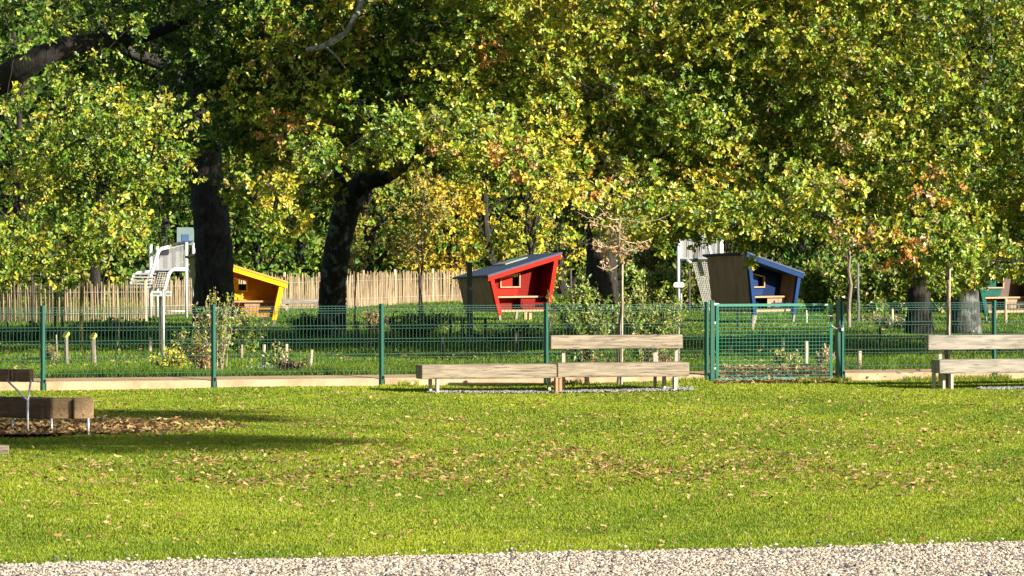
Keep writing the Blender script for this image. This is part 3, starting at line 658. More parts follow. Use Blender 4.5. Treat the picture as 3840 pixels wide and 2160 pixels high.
M['whitep'] = simple('white_painted_steel', (.66, .66, .64), .4, 0, .05); M['rope'] = simple('pale_rope', (.34, .32, .29), .9, 0, .1); M['dark'] = simple('dark_deck', (.03, .035, .045), .6, 0, .2)
def tower_left():
    Y = 49.4; root = empty('climbing_tower', (Xp(640, Y), K * Y, GB), 0, 'white and grey climbing tower rising behind the left pale fence', 'climbing tower')
    ox, oy, oz = Xp(640, Y), Y, GB
    q = lambda px, py, dy=0: (Xp(px, Y) - ox, dy, Zp(py, Y) - oz)
    for px, top, dy in ((565, 915, 0), (699, 908, 0), (575, 925, 1.1), (712, 912, 1.1)):
        m = MB(); a = q(px, top, dy); m.tube([(a[0], dy, -.05), a], .042, 10); m.build('post', M['whitep'], root, smooth=True)
    m = MB(); a = q(574, 1012); b = q(692, 918); slatted(m, a[0], b[0], a[2], q(0, 945)[2], b[2], 0, 24); m.build('barrier', M['towergrey'], root)
    m = MB(); slatted(m, a[0], b[0], a[2], q(0, 945)[2], b[2], 1.1, 20); m.build('barrier', M['towergrey'], root)
    m = MB(); m.box(((q(600, 0)[0] + q(631, 0)[0]) / 2, -.02, q(0, 943)[2]), (.22, .01, .17)); m.build('window_panel', M['dark'], root)
    m = MB(); a = q(560, 1019); b = q(705, 1019); m.bar((a[0], .55, a[2]), (b[0], .55, a[2]), 1.15, .05); m.build('platform', M['dark'], root)
    # turret with blue window
    tr = MB(); a = q(652, 920); b = q(716, 853); tr.box(((a[0] + b[0]) / 2, .9, (a[2] + b[2]) / 2), (b[0] - a[0], .05, b[2] - a[2])); t = tr.build('turret_wall', M['teal'], root, bevel=.004)
    m = MB(); a = q(671, 905); b = q(698, 879); m.box(((a[0] + b[0]) / 2, .868, (a[2] + b[2]) / 2), (b[0] - a[0], .01, b[2] - a[2])); m.build('pane', M['bluepane'], t)
    m = MB(); a = q(652, 914, .88); b = q(700, 914, 0); m.add([q(640, 920, .1), q(712, 908, .1), q(716, 905, .86), q(652, 912, .86), q(640, 917, .1), q(712, 905, .1), q(716, 902, .86), q(652, 909, .86)], [(3, 2, 1, 0), (4, 5, 6, 7), (0, 1, 5, 4), (1, 2, 6, 5), (2, 3, 7, 6), (3, 0, 4, 7)]); m.build('awning', M['roof'], root)
    def rail(pts, r=.048): m = MB(); m.tube([q(*p) for p in pts], r, 8); m.build('handrail', M['whitep'], root, smooth=True)
    rail([(634, 926, -.05), (606, 933, -.15), (596, 945, -.25), (590, 965, -.3), (582, 1000, -.4), (573, 1030, -.5), (566, 1060, -.6), (561, 1080, -.65)])
    rail([(694, 1010, -.05), (655, 1010, -.1), (643, 1015, -.15), (635, 1030, -.25), (629, 1055, -.35), (622, 1088, -.5)])
    rail([(560, 1018, -.05), (518, 1022, -.3), (508, 1030, -.5), (500, 1055, -.7), (497, 1085, -.8)], .03)
    rail([(615, 1167, -.1), (700, 1167, 0)], .02)
    m = MB()
    for i, py in enumerate((1026, 1038, 1050, 1062, 1074)):
        a = q(506 - i * 2, py, -.45 - i * .1); b = q(590 - i * 3, py, -.45 - i * .1); m.bar(a, b, .20, .035)
    m.build('climbing_slats', M['towergrey'], root)
    m = MB(); net(m, q(600, 1022, -.4), q(634, 1022, -.3), q(624, 1075, -.6), q(590, 1075, -.7), 4, 6, .008); m.build('net', M['rope'], root)
tower_left()
def tower_right():
    Y = 51.5; ox, oy, oz = Xp(2620, Y), K * Y, GB; root = empty('climbing_tower', (ox, oy, oz), 0, 'white climbing tower with rope net beside the blue hut', 'climbing tower')
    q = lambda px, py, dy=0: (Xp(px, Y) - ox, dy, Zp(py, Y) - oz)
    for px, top, dy, r in ((2544, 897, 0, .04), (2703, 878, 0, .045), (2560, 900, 1.1, .035), (2716, 884, 1.1, .035)):
        m = MB(); a = q(px, top, dy); m.tube([(a[0], dy, -.05), a], r, 10); m.build('post', M['whitep'], root, smooth=True)
    m = MB(); a = q(2553, 969); b = q(2696, 893); slatted(m, a[0], b[0], a[2], q(0, 900)[2], b[2], 0, 26); m.build('barrier', M['towergrey'], root)
    m = MB(); slatted(m, a[0], b[0], a[2], q(0, 905)[2], b[2], 1.1, 20); m.build('barrier', M['towergrey'], root)
    m = MB(); a = q(2540, 975); b = q(2710, 975); m.bar((a[0], .55, a[2]), (b[0], .55, a[2]), 1.15, .05); m.build('platform', M['dark'], root)
    m = MB(); m.tube([q(2606, 880, -.05), q(2632, 884, -.1), q(2646, 894, -.15), (*q(2654, 915)[:1], -.2, q(0, 915)[2]), q(2664, 957, -.3), q(2680, 1010, -.5)], .045, 8); m.build('handrail', M['whitep'], root, smooth=True)
    m = MB(); m.tube([q(2575, 975, -.03), q(2590, 985, -.1)], .035, 8); m.build('bracket', M['whitep'], root, smooth=True)
    m = MB(); net(m, q(2597, 985, -.1), q(2660, 985, -.1), q(2690, 1165, -.7), q(2640, 1165, -.7), 9, 26, .011); m.build('climbing_net', M['rope'], root)
tower_right()

# ------------------------------------------------------------------ pale (picket) fence of split stakes
M['pale'] = woodmat('split_chestnut', (.40, .31, .19), (.16, .09, .04), 2)
def pale_fence(line, label, seed, h=.93):
    rr = random.Random(seed); p0 = line[0]; root = empty('pale_fence', (Xp(*p0), K * p0[1], GB), 0, label, 'fence', 'split pale fences at the back'); m = MB(); wm = MB(); ps = MB()
    pts = [Vector((Xp(a, b) - Xp(*p0), K * (b - p0[1]), 0)) for a, b in line]; carry = 0
    for a, b in zip(pts[:-1], pts[1:]):
        d = b - a; L = d.length; d.normalize(); s = carry
        while s < L:
            p = a + d * s; hh = h * rr.uniform(.90, 1.07); wv = rr.uniform(.028, .05); tl = rr.uniform(-.03, .03); bd = rr.uniform(-.012, .012)
            pp = [(p.x, p.y, -.05), (p.x + tl * .5 + bd, p.y, hh * .5), (p.x + tl, p.y + rr.uniform(-.02, .02), hh)]
            m.tube(pp, [wv / 2, wv / 2, wv / 2 * .8], 5, .3, rr); s += rr.uniform(.044, .064)
        carry = s - L
        for z in (.22, .72): wm.bar(a + Vector((0, -.03, z)), b + Vector((0, -.03, z)), .006, .006)
        k = max(1, int(L / 1.8))
        for i in range(k + 1): p = a + d * (L * i / k); ps.tube([(p.x, p.y + .06, -.05), (p.x, p.y + .06, h + .08)], .04, 7, .1, rr)
    m.build('pales', M['pale'], root); wm.build('tie_wire', M['steel'], root); ps.build('fence_posts', M['stake'], root)
pale_fence([(-500, 47), (-60, 47.2), (250, 46.8), (545, 47.0)], 'low fence of split pale stakes along the left edge', 1)
pale_fence([(556, 50.8), (720, 51.6), (900, 53), (1065, 54), (1240, 55), (1480, 57), (1760, 59), (1900, 60)], 'low fence of split pale stakes behind the yellow hut and leaning trunk', 2)
# little plank bench before the pale fence
b0 = Vector((Xp(1060, 52.6), K * 52.6, GB)); rb = empty('plank_seat', b0, 0, 'small bleached plank seat in front of the pale fence', 'bench')
beam('seat_plank', (0, 0, Zp(1131, 52.6) - GB), (1.12, .05, Zp(1131, 52.6) - GB), .28, .12, M['beam_white'], rb)
for x in (.12, 1.0): m = MB(); m.box((x, .02, .09), (.08, .2, .30)); m.build('leg', M['stake'], rb)

# ------------------------------------------------------------------ signs, poles and stakes
def finger_post():
    Y = 31.9 + .8; Y = 33.4; p = Vector((Xp(613, Y), K * Y, GB)); root = empty('finger_post', p, 0, 'slim post with two small grey direction signs behind the fence', 'signpost'); s = Y / F
    m = MB(); m.tube([(0, 0, -.05), (-.005, 0, Zp(1085, Y) - GB)], .021, 10); m.build('pole', M['steel'], root, smooth=True)
    m = MB(); m.bar((-.055, .06, -.05), (-.06, .06, Zp(1112, Y) - GB), .05, .05, (0, 1, 0)); m.build('wooden_stake', M['stake'], root)
    zc = Zp(1101, Y) - GB
    for x0, x1, dy in ((-.19, -.025, .00), (.03, .14, .01)):
        mm = MB(); tipx = x0 - .0 if x0 < 0 else x1; mm.prism([(x0, zc - .045), (x1, zc - .045), (x1, zc + .045), (x0, zc + .045)], -.03 + dy, -.015 + dy); bl = mm.build('sign_blade', M['teal2'], root, bevel=.003)
        ln = MB(); rr = random.Random(int(x1 * 100)); x = x0 + .02
        while x < x1 - .03: wl = rr.uniform(.008, .016); ln.box((x + wl / 2, -.0315 + dy, zc - .004), (wl, .002, .018)); x += wl + .004
        ln.build('sign_lettering', M['letter'], bl)
M['teal2'] = simple('pale_grey_sign', (.42, .46, .44), .5, 0, .05); M['letter'] = simple('dark_lettering', (.05, .07, .09), .6, 0, .05)
finger_post()
def oval_sign():
    Y = 33.2; p = Vector((Xp(2546, Y), K * Y, GB)); root = empty('oval_sign', p, 0, 'small white rounded sign on a thin pole between bench and gate', 'sign')
    m = MB(); m.tube([(0, 0, -.05), (0, 0, Zp(1066, Y) - GB)], .018, 10); m.build('pole', M['steel'], root, smooth=True)
    m = MB(); zc = Zp(1068, Y) - GB; wv, hv, r = .18 / 2, .082 / 2, .03; poly = []
    for cx, cz, a0 in ((wv - r, hv - r, 0), (-wv + r, hv - r, 90), (-wv + r, -hv + r, 180), (wv - r, -hv + r, 270)):
        for k in range(6): a = math.radians(a0 + 18 * k); poly.append((cx + r * math.cos(a), cz + r * math.sin(a)))
    m.prism([(x, z + zc) for x, z in poly][::-1], -.045, -.02); sg = m.build('sign_plate', M['plastic'], root)
    m = MB(); m.box((-.05, -.0465, zc + .002), (.012, .002, .03)); m.build('sign_mark', M['letter'], sg)
oval_sign()
def pole(px, ytop, ybase, wpx, mat, label, name='pole', lean=0, cat='pole'):
    Y = F * (HC - GB) / (ybase - 830); z = Zp(ytop, Y) - GB; m = MB(); r = wpx / 2 / F * Y; root_loc = (Xp(px, Y), K * Y, GB)
    rr = random.Random(px); pts = [(lean * t + rr.uniform(-.006, .006) * (t > 0), 0, -.06 + (z + .06) * t) for t in (0, .33, .66, 1)]
    m.tube(pts, [r * 1.03, r, r, r * .97], 9, .06, rr); o = m.build(name, M[mat], None, smooth=False, label=label, cat=cat); o.location = root_loc
    if cat == 'stake': o['group'] = 'short wooden stakes behind the fence'
    return o
M['polegrey'] = simple('weathered_grey_pole', (.15, .17, .16), .8, 0, .25, 6, (2, 2, .4))
pole(1762, 984, 1292, 21, 'polegrey', 'tall grey pole standing in front of the red hut', 'grey_pole')
for px, yt, yb, wp, mt, lb, ln in (
    (120, 1030, 1228, 9, 'stake_dark', 'thin dark post in front of the left pale fence nearest the left edge', 0),
    (205, 1000, 1235, 9, 'stake_dark', 'dark slim post second from the left before the pale fence', .02),
    (232, 1020, 1230, 9, 'stake_dark', 'dark slim post just left of the olive coloured one', 0),
    (302, 1000, 1320, 13, 'olive', 'olive coloured slim post before the left pale fence', .03),
    (3218, 985, 1210, 10, 'polegrey', 'slim grey post right of the gate among tall reeds', 0),
    (2140, 1010, 1165, 9, 'stake_dark', 'dark slim post right of the red hut', 0),
    (2585, 1010, 1170, 9, 'stake_dark', 'dark slim post behind the oval sign', 0),
    (1575, 1030, 1250, 11, 'stake_dark', 'dark post in front of the pale fence left of the red hut', 0),
    (2790, 1000, 1178, 7, 'stake', 'thin pale pole standing before the corner of the blue hut', 0),
):
    if 'olive' not in M: M['olive'] = simple('mossy_wood', (.16, .13, .04), .9, 0, .3, 8, (2, 2, .5))
    pole(px, yt, yb, wp, mt, lb, 'slim_post', ln, 'post')
for px, yt, yb, wp, mt, lb in (
    (212, 1255, 1350, 7, 'stake', 'thin pale stake left of the two disc topped posts'),
    (907, 1292, 1357, 9, 'stake', 'pale stake leftmost of the row right of the bare shrub'),
    (990, 1292, 1397, 14, 'stake', 'thick pale stake second in the row right of the bare shrub'),
    (1073, 1290, 1390, 13, 'stake', 'pale stake beside the purple leaved plant'),
    (1158, 1312, 1412, 13, 'stake', 'bright leaning stake at the right end of the row'),
    (2462, 1314, 1405, 13, 'stake', 'pale stake seen between bench seat and backrest'),
    (2936, 1266, 1352, 11, 'stake', 'narrow stake behind the middle of the gate'),
    (3024, 1279, 1378, 16, 'stake', 'stout stake behind the gate near its lock side'),
    (3223, 1316, 1395, 17, 'stake', 'stout pale stake just right of the gate'),
    (562, 1264, 1332, 12, 'stake', 'greyish stake left of the slim signpost'),
    (676, 1262, 1330, 9, 'stake', 'greyish stake right of the slim signpost'),
    (2823, 1180, 1252, 13, 'stake', 'stake behind the upper left part of the gate mesh'),
    (2767, 1168, 1245, 9, 'stake', 'thin stake in the upper left corner of the gate mesh'),
    (3025, 1163, 1208, 5, 'steel', 'very thin white rod behind the top bar of the gate'),
    (3346, 1158, 1222, 12, 'stake', 'pale stake left of the dark oak trunk on the right'),
    (3318, 1148, 1200, 5, 'steel', 'very thin white rod right of the gate'),
    (3772, 1120, 1213, 11, 'stake', 'stake under the green edged hut'),
    (3652, 1132, 1192, 13, 'stake', 'whitish leaning stake beside the right oak trunk'),
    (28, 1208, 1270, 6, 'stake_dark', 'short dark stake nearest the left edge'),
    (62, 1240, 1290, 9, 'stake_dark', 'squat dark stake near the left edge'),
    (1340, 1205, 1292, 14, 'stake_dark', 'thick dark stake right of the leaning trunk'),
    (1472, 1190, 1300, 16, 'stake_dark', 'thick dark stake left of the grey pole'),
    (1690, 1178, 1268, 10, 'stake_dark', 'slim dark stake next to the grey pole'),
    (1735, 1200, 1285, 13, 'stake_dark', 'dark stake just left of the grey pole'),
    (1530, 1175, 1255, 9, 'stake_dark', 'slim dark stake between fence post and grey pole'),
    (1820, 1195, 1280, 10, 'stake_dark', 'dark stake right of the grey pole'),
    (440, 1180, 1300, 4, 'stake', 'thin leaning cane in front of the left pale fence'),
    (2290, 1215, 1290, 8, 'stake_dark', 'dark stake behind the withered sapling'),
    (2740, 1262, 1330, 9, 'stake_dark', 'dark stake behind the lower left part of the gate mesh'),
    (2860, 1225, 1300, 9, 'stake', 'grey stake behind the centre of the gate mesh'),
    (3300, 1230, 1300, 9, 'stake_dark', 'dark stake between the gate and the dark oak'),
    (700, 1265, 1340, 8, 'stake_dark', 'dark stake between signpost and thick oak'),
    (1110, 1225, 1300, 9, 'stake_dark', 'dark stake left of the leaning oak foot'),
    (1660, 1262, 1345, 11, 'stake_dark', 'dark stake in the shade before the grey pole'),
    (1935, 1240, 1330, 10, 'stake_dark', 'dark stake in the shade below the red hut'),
): pole(px, yt, yb, wp, mt, lb, 'stake', .045 if px in (1158, 440) else (-.06 if px == 3652 else 0), 'stake')
M['disc'] = simple('yellow_disc', (.66, .62, .10), .6, 0, .15, 12)
for px, yt, yb, lb in ((250, 1256, 1362, 'rough post topped with a tilted yellow disc, left one'), (352, 1262, 1364, 'rough post topped with a tilted yellow disc, right one')):
    Y = F * (HC - GB) / (yb - 830); root = empty('disc_post', (Xp(px, Y), K * Y, GB), 0, lb, 'post', 'posts topped with yellow discs'); z = Zp(yt, Y) - GB; m = MB(); rr = random.Random(px)
    m.tube([(0, 0, -.05), (-.01, 0, z * .5), (-.012, 0, z - .02)], .04, 9, .2, rr); m.build('post', M['sap'], root)
    m = MB(); m.tube([(-.0, 0, z - .01), (-.025, -.02, z + .015)], .068, 14); o = m.build('disc', M['disc'], root)

# ------------------------------------------------------------------ plants
def curve(p0, p1, bend, n, rr):
    p0 = Vector(p0); p1 = Vector(p1); out = []
    for i in range(n + 1):
        t = i / n; out.append(p0.lerp(p1, t) + Vector(bend) * math.sin(PI * t) + Vector((rr.uniform(-1, 1), rr.uniform(-1, 1), rr.uniform(-1, 1))) * .012 * (p1 - p0).length * (0 < i < n))
    return out
def shrub(px, ybase, wpx, hpx, label, seed, nst=14, nleaf=500, w_=None, mat='twig', lsz=.06, name='shrub', cat='shrub', top=1.0, oak=False, fan=1.0, r0=.008, group=None, depth=.5, start=.35):
    Y = F * (HC - GB) / (ybase - 830); s = Y / F; root = empty(name, (Xp(px, Y), K * Y, GB), 0, label, cat, group); rr = random.Random(seed); nleaf = int(nleaf * (2.2 if start < .3 else 1.0)); lsz *= 1.15; rg = np.random.default_rng(seed)
    m = MB(); P_ = []; W = wpx * s; H = hpx * s
    for k in range(nst):
        a = rr.uniform(-1, 1); hh = H * rr.uniform(.6, 1) * (1 - .3 * abs(a)); tip = Vector((a * W / 2 * fan, rr.uniform(-1, 1) * W * depth / 2, hh))
        st = (rr.uniform(-.08, .08) + a * W * .08, rr.uniform(-.08, .08), -.03); pts = curve(st, tip, (-a * W * .08, 0, 0), 6, rr)
        m.tube(pts, [r0 * (1 - .12 * i) for i in range(7)], 5)
        tw = []
        for j in range(4):
            t = rr.uniform(.3, .9); i = int(t * 6); b = pts[i]; e = b + Vector((rr.uniform(-1, 1) * W * .14, rr.uniform(-1, 1) * W * .1, rr.uniform(.02, .2) * H)); m.tube([b, (b + e) / 2 + Vector((0, 0, .01)), e], [r0 * .5, r0 * .4, r0 * .25], 4); tw.append((b, e))
        for j in range(nleaf // nst):
            if rr.random() < .5: i = start + (1 - start) * rr.random(); q = min(5, int(i * 6)); c = pts[q].lerp(pts[q + 1], i * 6 - q if i * 6 - q < 1 else 1)
            else: b, e = rr.choice(tw); c = b.lerp(e, rr.random())
            P_.append(c + Vector((rr.gauss(0, .025), rr.gauss(0, .025), rr.gauss(0, .025))))
    m.build('stems', M[mat], root)
    if P_:
        c = np.array([tuple(v) for v in P_]); n = len(c); ax = rg.normal(size=(n, 3)) + np.array([0, 0, .5]); nr = rg.normal(size=(n, 3)) * .7 + np.array([.4, -.6, .5])
        leaves_mesh('foliage', c, ax, nr, lsz * rg.uniform(.6, 1.3, n), pal(rg, n, w_ or dict(green=2, lime=2)), M['leaf'], root, oak=oak)
    return root
olive = dict(green=2, lime=3, yell=1); rusty = dict(orange=2, tan=2, lime=1, gold=.5); gr = dict(deep=1, green=3, lime=1)
shrub(830, 1405, 250, 370, 'tall bare stemmed shrub with few small leaves before the thick trunk', 3, 18, 1300, dict(tan=2, lime=2, yell=1, green=1), 'twig_pale', .055, start=.3)
shrub(770, 1400, 210, 150, 'rust coloured low shrub at the foot of the bare stemmed shrub', 4, 16, 800, rusty, 'twig', .05, start=.1)
shrub(915, 1330, 210, 170, 'green leafy shrub below the yellow hut', 5, 16, 1100, dict(green=2, lime=2, yell=.6, tan=.4), 'twig', .06, start=.1)
shrub(640, 1392, 170, 90, 'low yellow green bush at the foot of the signpost', 6, 14, 700, dict(yell=2, lime=2, gold=1), 'twig', .055, start=.1)
shrub(690, 1345, 130, 130, 'grey green weedy bush right of the signpost', 7, 12, 600, dict(green=2, tan=1, lime=1), 'twig', .05, start=.1)
PAL['purple'] = (.10, .035, .03); PAL['olive'] = (.20, .21, .05); PAL['silver'] = (.26, .30, .22); PAL['red'] = (.5, .06, .03)
shrub(1095, 1412, 115, 72, 'low dark purple leaved plant between two stakes', 8, 14, 520, dict(purple=3, tan=.6), 'twig', .045, start=.05)
M['grassy'] = simple('dry_stem', (.30, .26, .10), .8)
shrub(1040, 1398, 100, 125, 'tuft of tall brown and green stems between the stakes', 9, 30, 240, dict(green=1, lime=1, tan=1), 'grassy', .06, start=.1, r0=.005)
shrub(1000, 1408, 120, 45, 'low grey green cushion plant at the fence foot', 10, 14, 500, dict(silver=3, green=1), 'twig', .035, start=.05)
shrub(187, 1352, 40, 62, 'small olive conical plant beside the disc topped posts', 12, 10, 380, dict(olive=2, tan=1), 'twig', .04, start=.05)
shrub(2190, 1375, 290, 345, 'willowy olive green shrub behind the backrest of the middle bench', 13, 34, 3000, dict(olive=2, lime=2, green=2, tan=.5), 'twig_pale', .065, start=.15)
shrub(2425, 1370, 320, 370, 'feathery yellow green shrub right of the withered sapling', 14, 36, 3000, dict(olive=3, lime=3, green=1, yell=.6), 'twig_pale', .06, start=.15)
shrub(2060, 1240, 60, 190, 'thin sprig of leaves climbing before the red hut', 15, 4, 90, dict(lime=1, olive=1, purple=1), 'twig', .07, start=.2)
shrub(2280, 1405, 260, 70, 'low mixed plants with red flowers behind the middle bench', 16, 20, 900, dict(green=2, olive=2, red=.35, tan=1), 'twig', .05, start=.05)
shrub(2470, 1400, 150, 100, 'russet seedy plants right behind the middle bench', 17, 16, 500, dict(tan=2, olive=1, orange=.5), 'twig', .05, start=.1)
shrub(2950, 1375, 120, 75, 'yellowing round bush behind the gate', 18, 16, 800, dict(yell=1, lime=2, tan=1.5), 'twig', .045, start=.1)
shrub(3090, 1385, 90, 85, 'brown withering plants behind the gate lock', 19, 12, 420, dict(tan=2, orange=.6, olive=1), 'twig', .05, start=.1)
shrub(3185, 1392, 60, 45, 'small silvery plant just right of the gate posts', 20, 10, 260, dict(silver=2, green=1), 'twig', .04, start=.05)
shrub(3350, 1232, 260, 60, 'low brown and silver plants left of the right oaks', 21, 22, 500, dict(silver=1.5, tan=1.5, green=2), 'twig', .07, start=.05)
shrub(1400, 1250, 130, 95, 'reddish brown heathery clump right of the leaning trunk', 22, 20, 900, dict(orange=1, tan=2, green=1), 'twig', .05, start=.05)
shrub(1560, 1275, 320, 140, 'loose leafy perennials in front of the grey pole', 23, 34, 560, dict(green=3, olive=2, lime=1, tan=.7), 'twig', .08, start=.1)
shrub(1900, 1300, 420, 90, 'dark green low plants under the red hut', 24, 30, 420, dict(green=3, deep=2, olive=1), 'twig', .08, start=.1)
shrub(1150, 1262, 160, 90, 'grassy weeds before the leaning trunk', 25, 24, 700, dict(green=2, lime=1.5, tan=.5), 'grassy', .09, start=.1, r0=.005)
shrub(420, 1262, 420, 70, 'weedy growth along the foot of the left pale fence', 26, 40, 650, dict(green=3, olive=2, tan=.6), 'twig', .08, start=.05)
shrub(100, 1290, 320, 90, 'dark green undergrowth near the left edge', 27, 30, 450, dict(green=3, deep=2, olive=.6), 'twig', .08, start=.05)
for i, (px, yb, wd, ht, lb) in enumerate(((2490, 1172, 170, 190, 'tall reedy thicket left of the right climbing tower'), (2600, 1165, 170, 160, 'tall reedy thicket under the right climbing tower'), (3060, 1175, 160, 210, 'tall reedy thicket just right of the blue hut'),
        (3160, 1178, 150, 220, 'tall reedy thicket behind the gate lock'), (3270, 1172, 150, 230, 'tall reedy thicket right of the slim grey post'), (3380, 1180, 150, 210, 'tall reedy thicket left of the dark oak on the right'), (3520, 1170, 160, 190, 'tall reedy thicket between the two right trunks'), (2240, 1160, 150, 190, 'tall reedy thicket right of the red hut'), (2370, 1160, 160, 180, 'tall reedy thicket behind the withered sapling'))):
    shrub(px, yb, wd, ht, lb, 40 + i, 60, 3000, dict(olive=3, green=2.5, lime=2, tan=.6), 'twig', .13, 'reed_thicket', 'shrub', start=.1, r0=.009, group='reedy thickets along the back', depth=1.0, fan=1.0)

# ------------------------------------------------------------------ saplings in front of the fence
def sapling(px, ybase, ytop, label, seed, dry, Y=None):
    Y = Y or F * HC / (ybase - 830); root = empty('sapling', (Xp(px, Y), K * Y, 0), 0, label, 'sapling', 'young trees by the fence'); rr = random.Random(seed); rg = np.random.default_rng(seed)
    H = Zp(ytop, Y); m = MB(); pts = curve((0, 0, -.05), (.03, 0, H), (.03, 0, 0), 8, rr); m.tube(pts, [.033 - .002 * i for i in range(9)], 8, .12, rr)
    o = m.build('trunk', M['sap'], root); st = MB(); st.tube([(.055, -.03, -.05), (.065, -.03, Zp(985, Y))], .014, 7); st.build('support_stake', M['stake'], root)
    b = MB(); b.tube([(.0, 0, Zp(1042, Y)), (.06, -.02, Zp(1042, Y) + .005)], .04, 8); b.build('tie', M['black'], root)
    br = MB(); L = []
    z0 = Zp(1000, Y) if dry else Zp(1000, Y)
    for k in range(15 if dry else 26):
        z = z0 + (H - z0) * rr.random() ** (1.3 if dry else .8); a = rr.uniform(0, 2 * PI); ln = rr.uniform(.3, .66); ln *= 1.25 if dry else 1; e = Vector((math.cos(a) * ln, math.sin(a) * ln * .7, z + rr.uniform(-.1, .28) * ln * 1.5))
        p = curve((.02, 0, z), e, (0, 0, -.08 if dry else .03), 5, rr); br.tube(p, [.009, .008, .007, .006, .005, .003], 5)
        for j in range(5):
            i = rr.randint(1, 4); s = p[i]; e2 = s + Vector((rr.uniform(-.2, .2), rr.uniform(-.15, .15), rr.uniform(-.12, .15))); br.tube([s, (s + e2) / 2 + Vector((0, 0, .015)), e2], [.005, .004, .002], 4)
            for q in range(3 if dry else 14): L.append(s.lerp(e2, rr.uniform(.3, 1)) + Vector((rr.gauss(0, .03), rr.gauss(0, .03), rr.gauss(0, .03))))
    br.build('branches', M['twig_pale'] if dry else M['twig'], root)
    c = np.array([tuple(v) for v in L]); n = len(c)
    leaves_mesh('crown', c, rg.normal(size=(n, 3)) + np.array([0, 0, -.8 if dry else 0]), rg.normal(size=(n, 3)) + np.array([.4, -.6, .4]), rg.uniform(.05, .10, n), pal(rg, n, dict(tan=3, orange=.3) if dry else dict(lime=3, yell=1, green=2)), M['dryleaf'] if dry else M['leaf'], root)
sapling(2318, 1437, 812, 'withered staked sapling with curled tan leaves behind the middle bench', 3, True, 30.15)
sapling(3545, 1440, 830, 'leafy staked sapling behind the left end of the right bench', 5, False, 30.3)
# slender saplings farther back
def thin_tree(px, ybase, ytop, wpx, label, seed, cr=None, mat='sap', lean=0, spread=.6, leafn=60, lsz=.09, name='young_tree', y0=None):
    Y = F * (HC - GB) / (ybase - 830); s = Y / F; root = empty(name, (Xp(px, Y), K * Y, GB), 0, label, 'tree'); rr = random.Random(seed); rg = np.random.default_rng(seed)
    H = Zp(ytop, Y) - GB; m = MB(); r = wpx / 2 * s; pts = curve((0, 0, -.05), (lean, 0, H), (.04, 0, 0), 8, rr); m.tube(pts, [r * (1 - .08 * i) for i in range(9)], 8, .12, rr); m.build('trunk', M[mat], root)
    if cr:
        zb = Zp(y0 or (ybase * .45 + ytop * .55), Y) - GB; B = []; br = MB()
        for k in range(34):
            z = zb + (H - zb) * rr.random(); a = rr.uniform(0, 2 * PI); ln = spread * rr.uniform(.5, 1) * (1 - .5 * (z - zb) / (H - zb)); e = Vector((lean * z / H + math.cos(a) * ln, math.sin(a) * ln, z + ln * .3)); t = z / H
            br.tube(curve((lean * t, 0, z - .1), e, (0, 0, .03), 4, rr), [r * .3, r * .25, r * .2, r * .14, .003], 5); B.append((tuple(e), (spread * .34, spread * .34, spread * .22), cr))
            B.append((tuple(Vector((lean * t, 0, z)).lerp(e, .6)), (spread * .3, spread * .3, spread * .2), cr))
        br.build('branches', M['twig'], root)
        A = sprays(rg, B, leafn / .1, lsz, .35, lambda k_, g: k_, (3, 6)); leaves_mesh('crown', *A[:3], A[3], A[4], M['leaf_back'], root, oak=False, width=1.3)
thin_tree(1330, 1245, 840, 10, 'slender pale trunked sapling right of the leaning oak', 61, dict(olive=2, lime=2, gold=1), 'sap', -.05, .55, 40, .08, y0=1000)
thin_tree(3184, 1222, 800, 17, 'small bare looking tree right of the gate with twiggy crown', 62, dict(tan=1, deep=3, olive=1), 'sap', -.05, .7, 12, .06, y0=960)
thin_tree(1578, 1215, 560, 9, 'slim golden leaved tree behind the pale fence', 63, dict(gold=1.2, yell=1, olive=3, tan=.8), 'bark_dark', 0, 1.0, 45, .08, y0=1010)
thin_tree(2395, 1290, 950, 13, 'leaning mossy stem right of the withered sapling', 64, dict(olive=2, lime=1), 'sap', .28, .4, 20, .06, y0=1000)

# ------------------------------------------------------------------ the oaks
def prof(px):                     # lower edge of the hanging foliage in the photograph
    xs = [-900, -300, 0, 150, 300, 420, 540, 610, 670, 720, 860, 960, 1010, 1080, 1130, 1180, 1250, 1350, 1430, 1500, 1700, 1900, 2050, 2160, 2250, 2330, 2450, 2540, 2600, 2680, 2760, 2830, 2880, 2930, 3050, 3130, 3250, 3350, 3450, 3560, 3700, 3840, 4200, 5200]
    ys = [1000, 1040, 1040, 1040, 1030, 1000, 950, 820, 620, 600, 600, 720, 860, 900, 830, 740, 620, 640, 690, 640, 650, 690, 720, 770, 860, 900, 900, 890, 860, 860, 890, 930, 940, 850, 820, 860, 900, 960, 1030, 1060, 1060, 1030, 1010, 950]
    return float(np.interp(px, xs, ys))
def trunk_mesh(m, pts, rads, n=18, seed=0, flare=True):
    rr = random.Random(seed); N_ = 14; ps = []; rs = []
    P_ = [Vector(p) for p in pts]; k = len(P_) - 1
    for i in range(N_ * k + 1):
        t = i / N_; j = min(int(t), k - 1); f = t - j
        a = P_[max(j - 1, 0)]; b = P_[j]; c = P_[j + 1]; d = P_[min(j + 2, k)]
        p = .5 * ((2 * b) + (c - a) * f + (2 * a - 5 * b + 4 * c - d) * f * f + (3 * b - a - 3 * c + d) * f ** 3)
        ps.append(p); rs.append(rads[j] * (1 - f) + rads[j + 1] * f)
    m.tube(ps, rs, n, .10, rr)
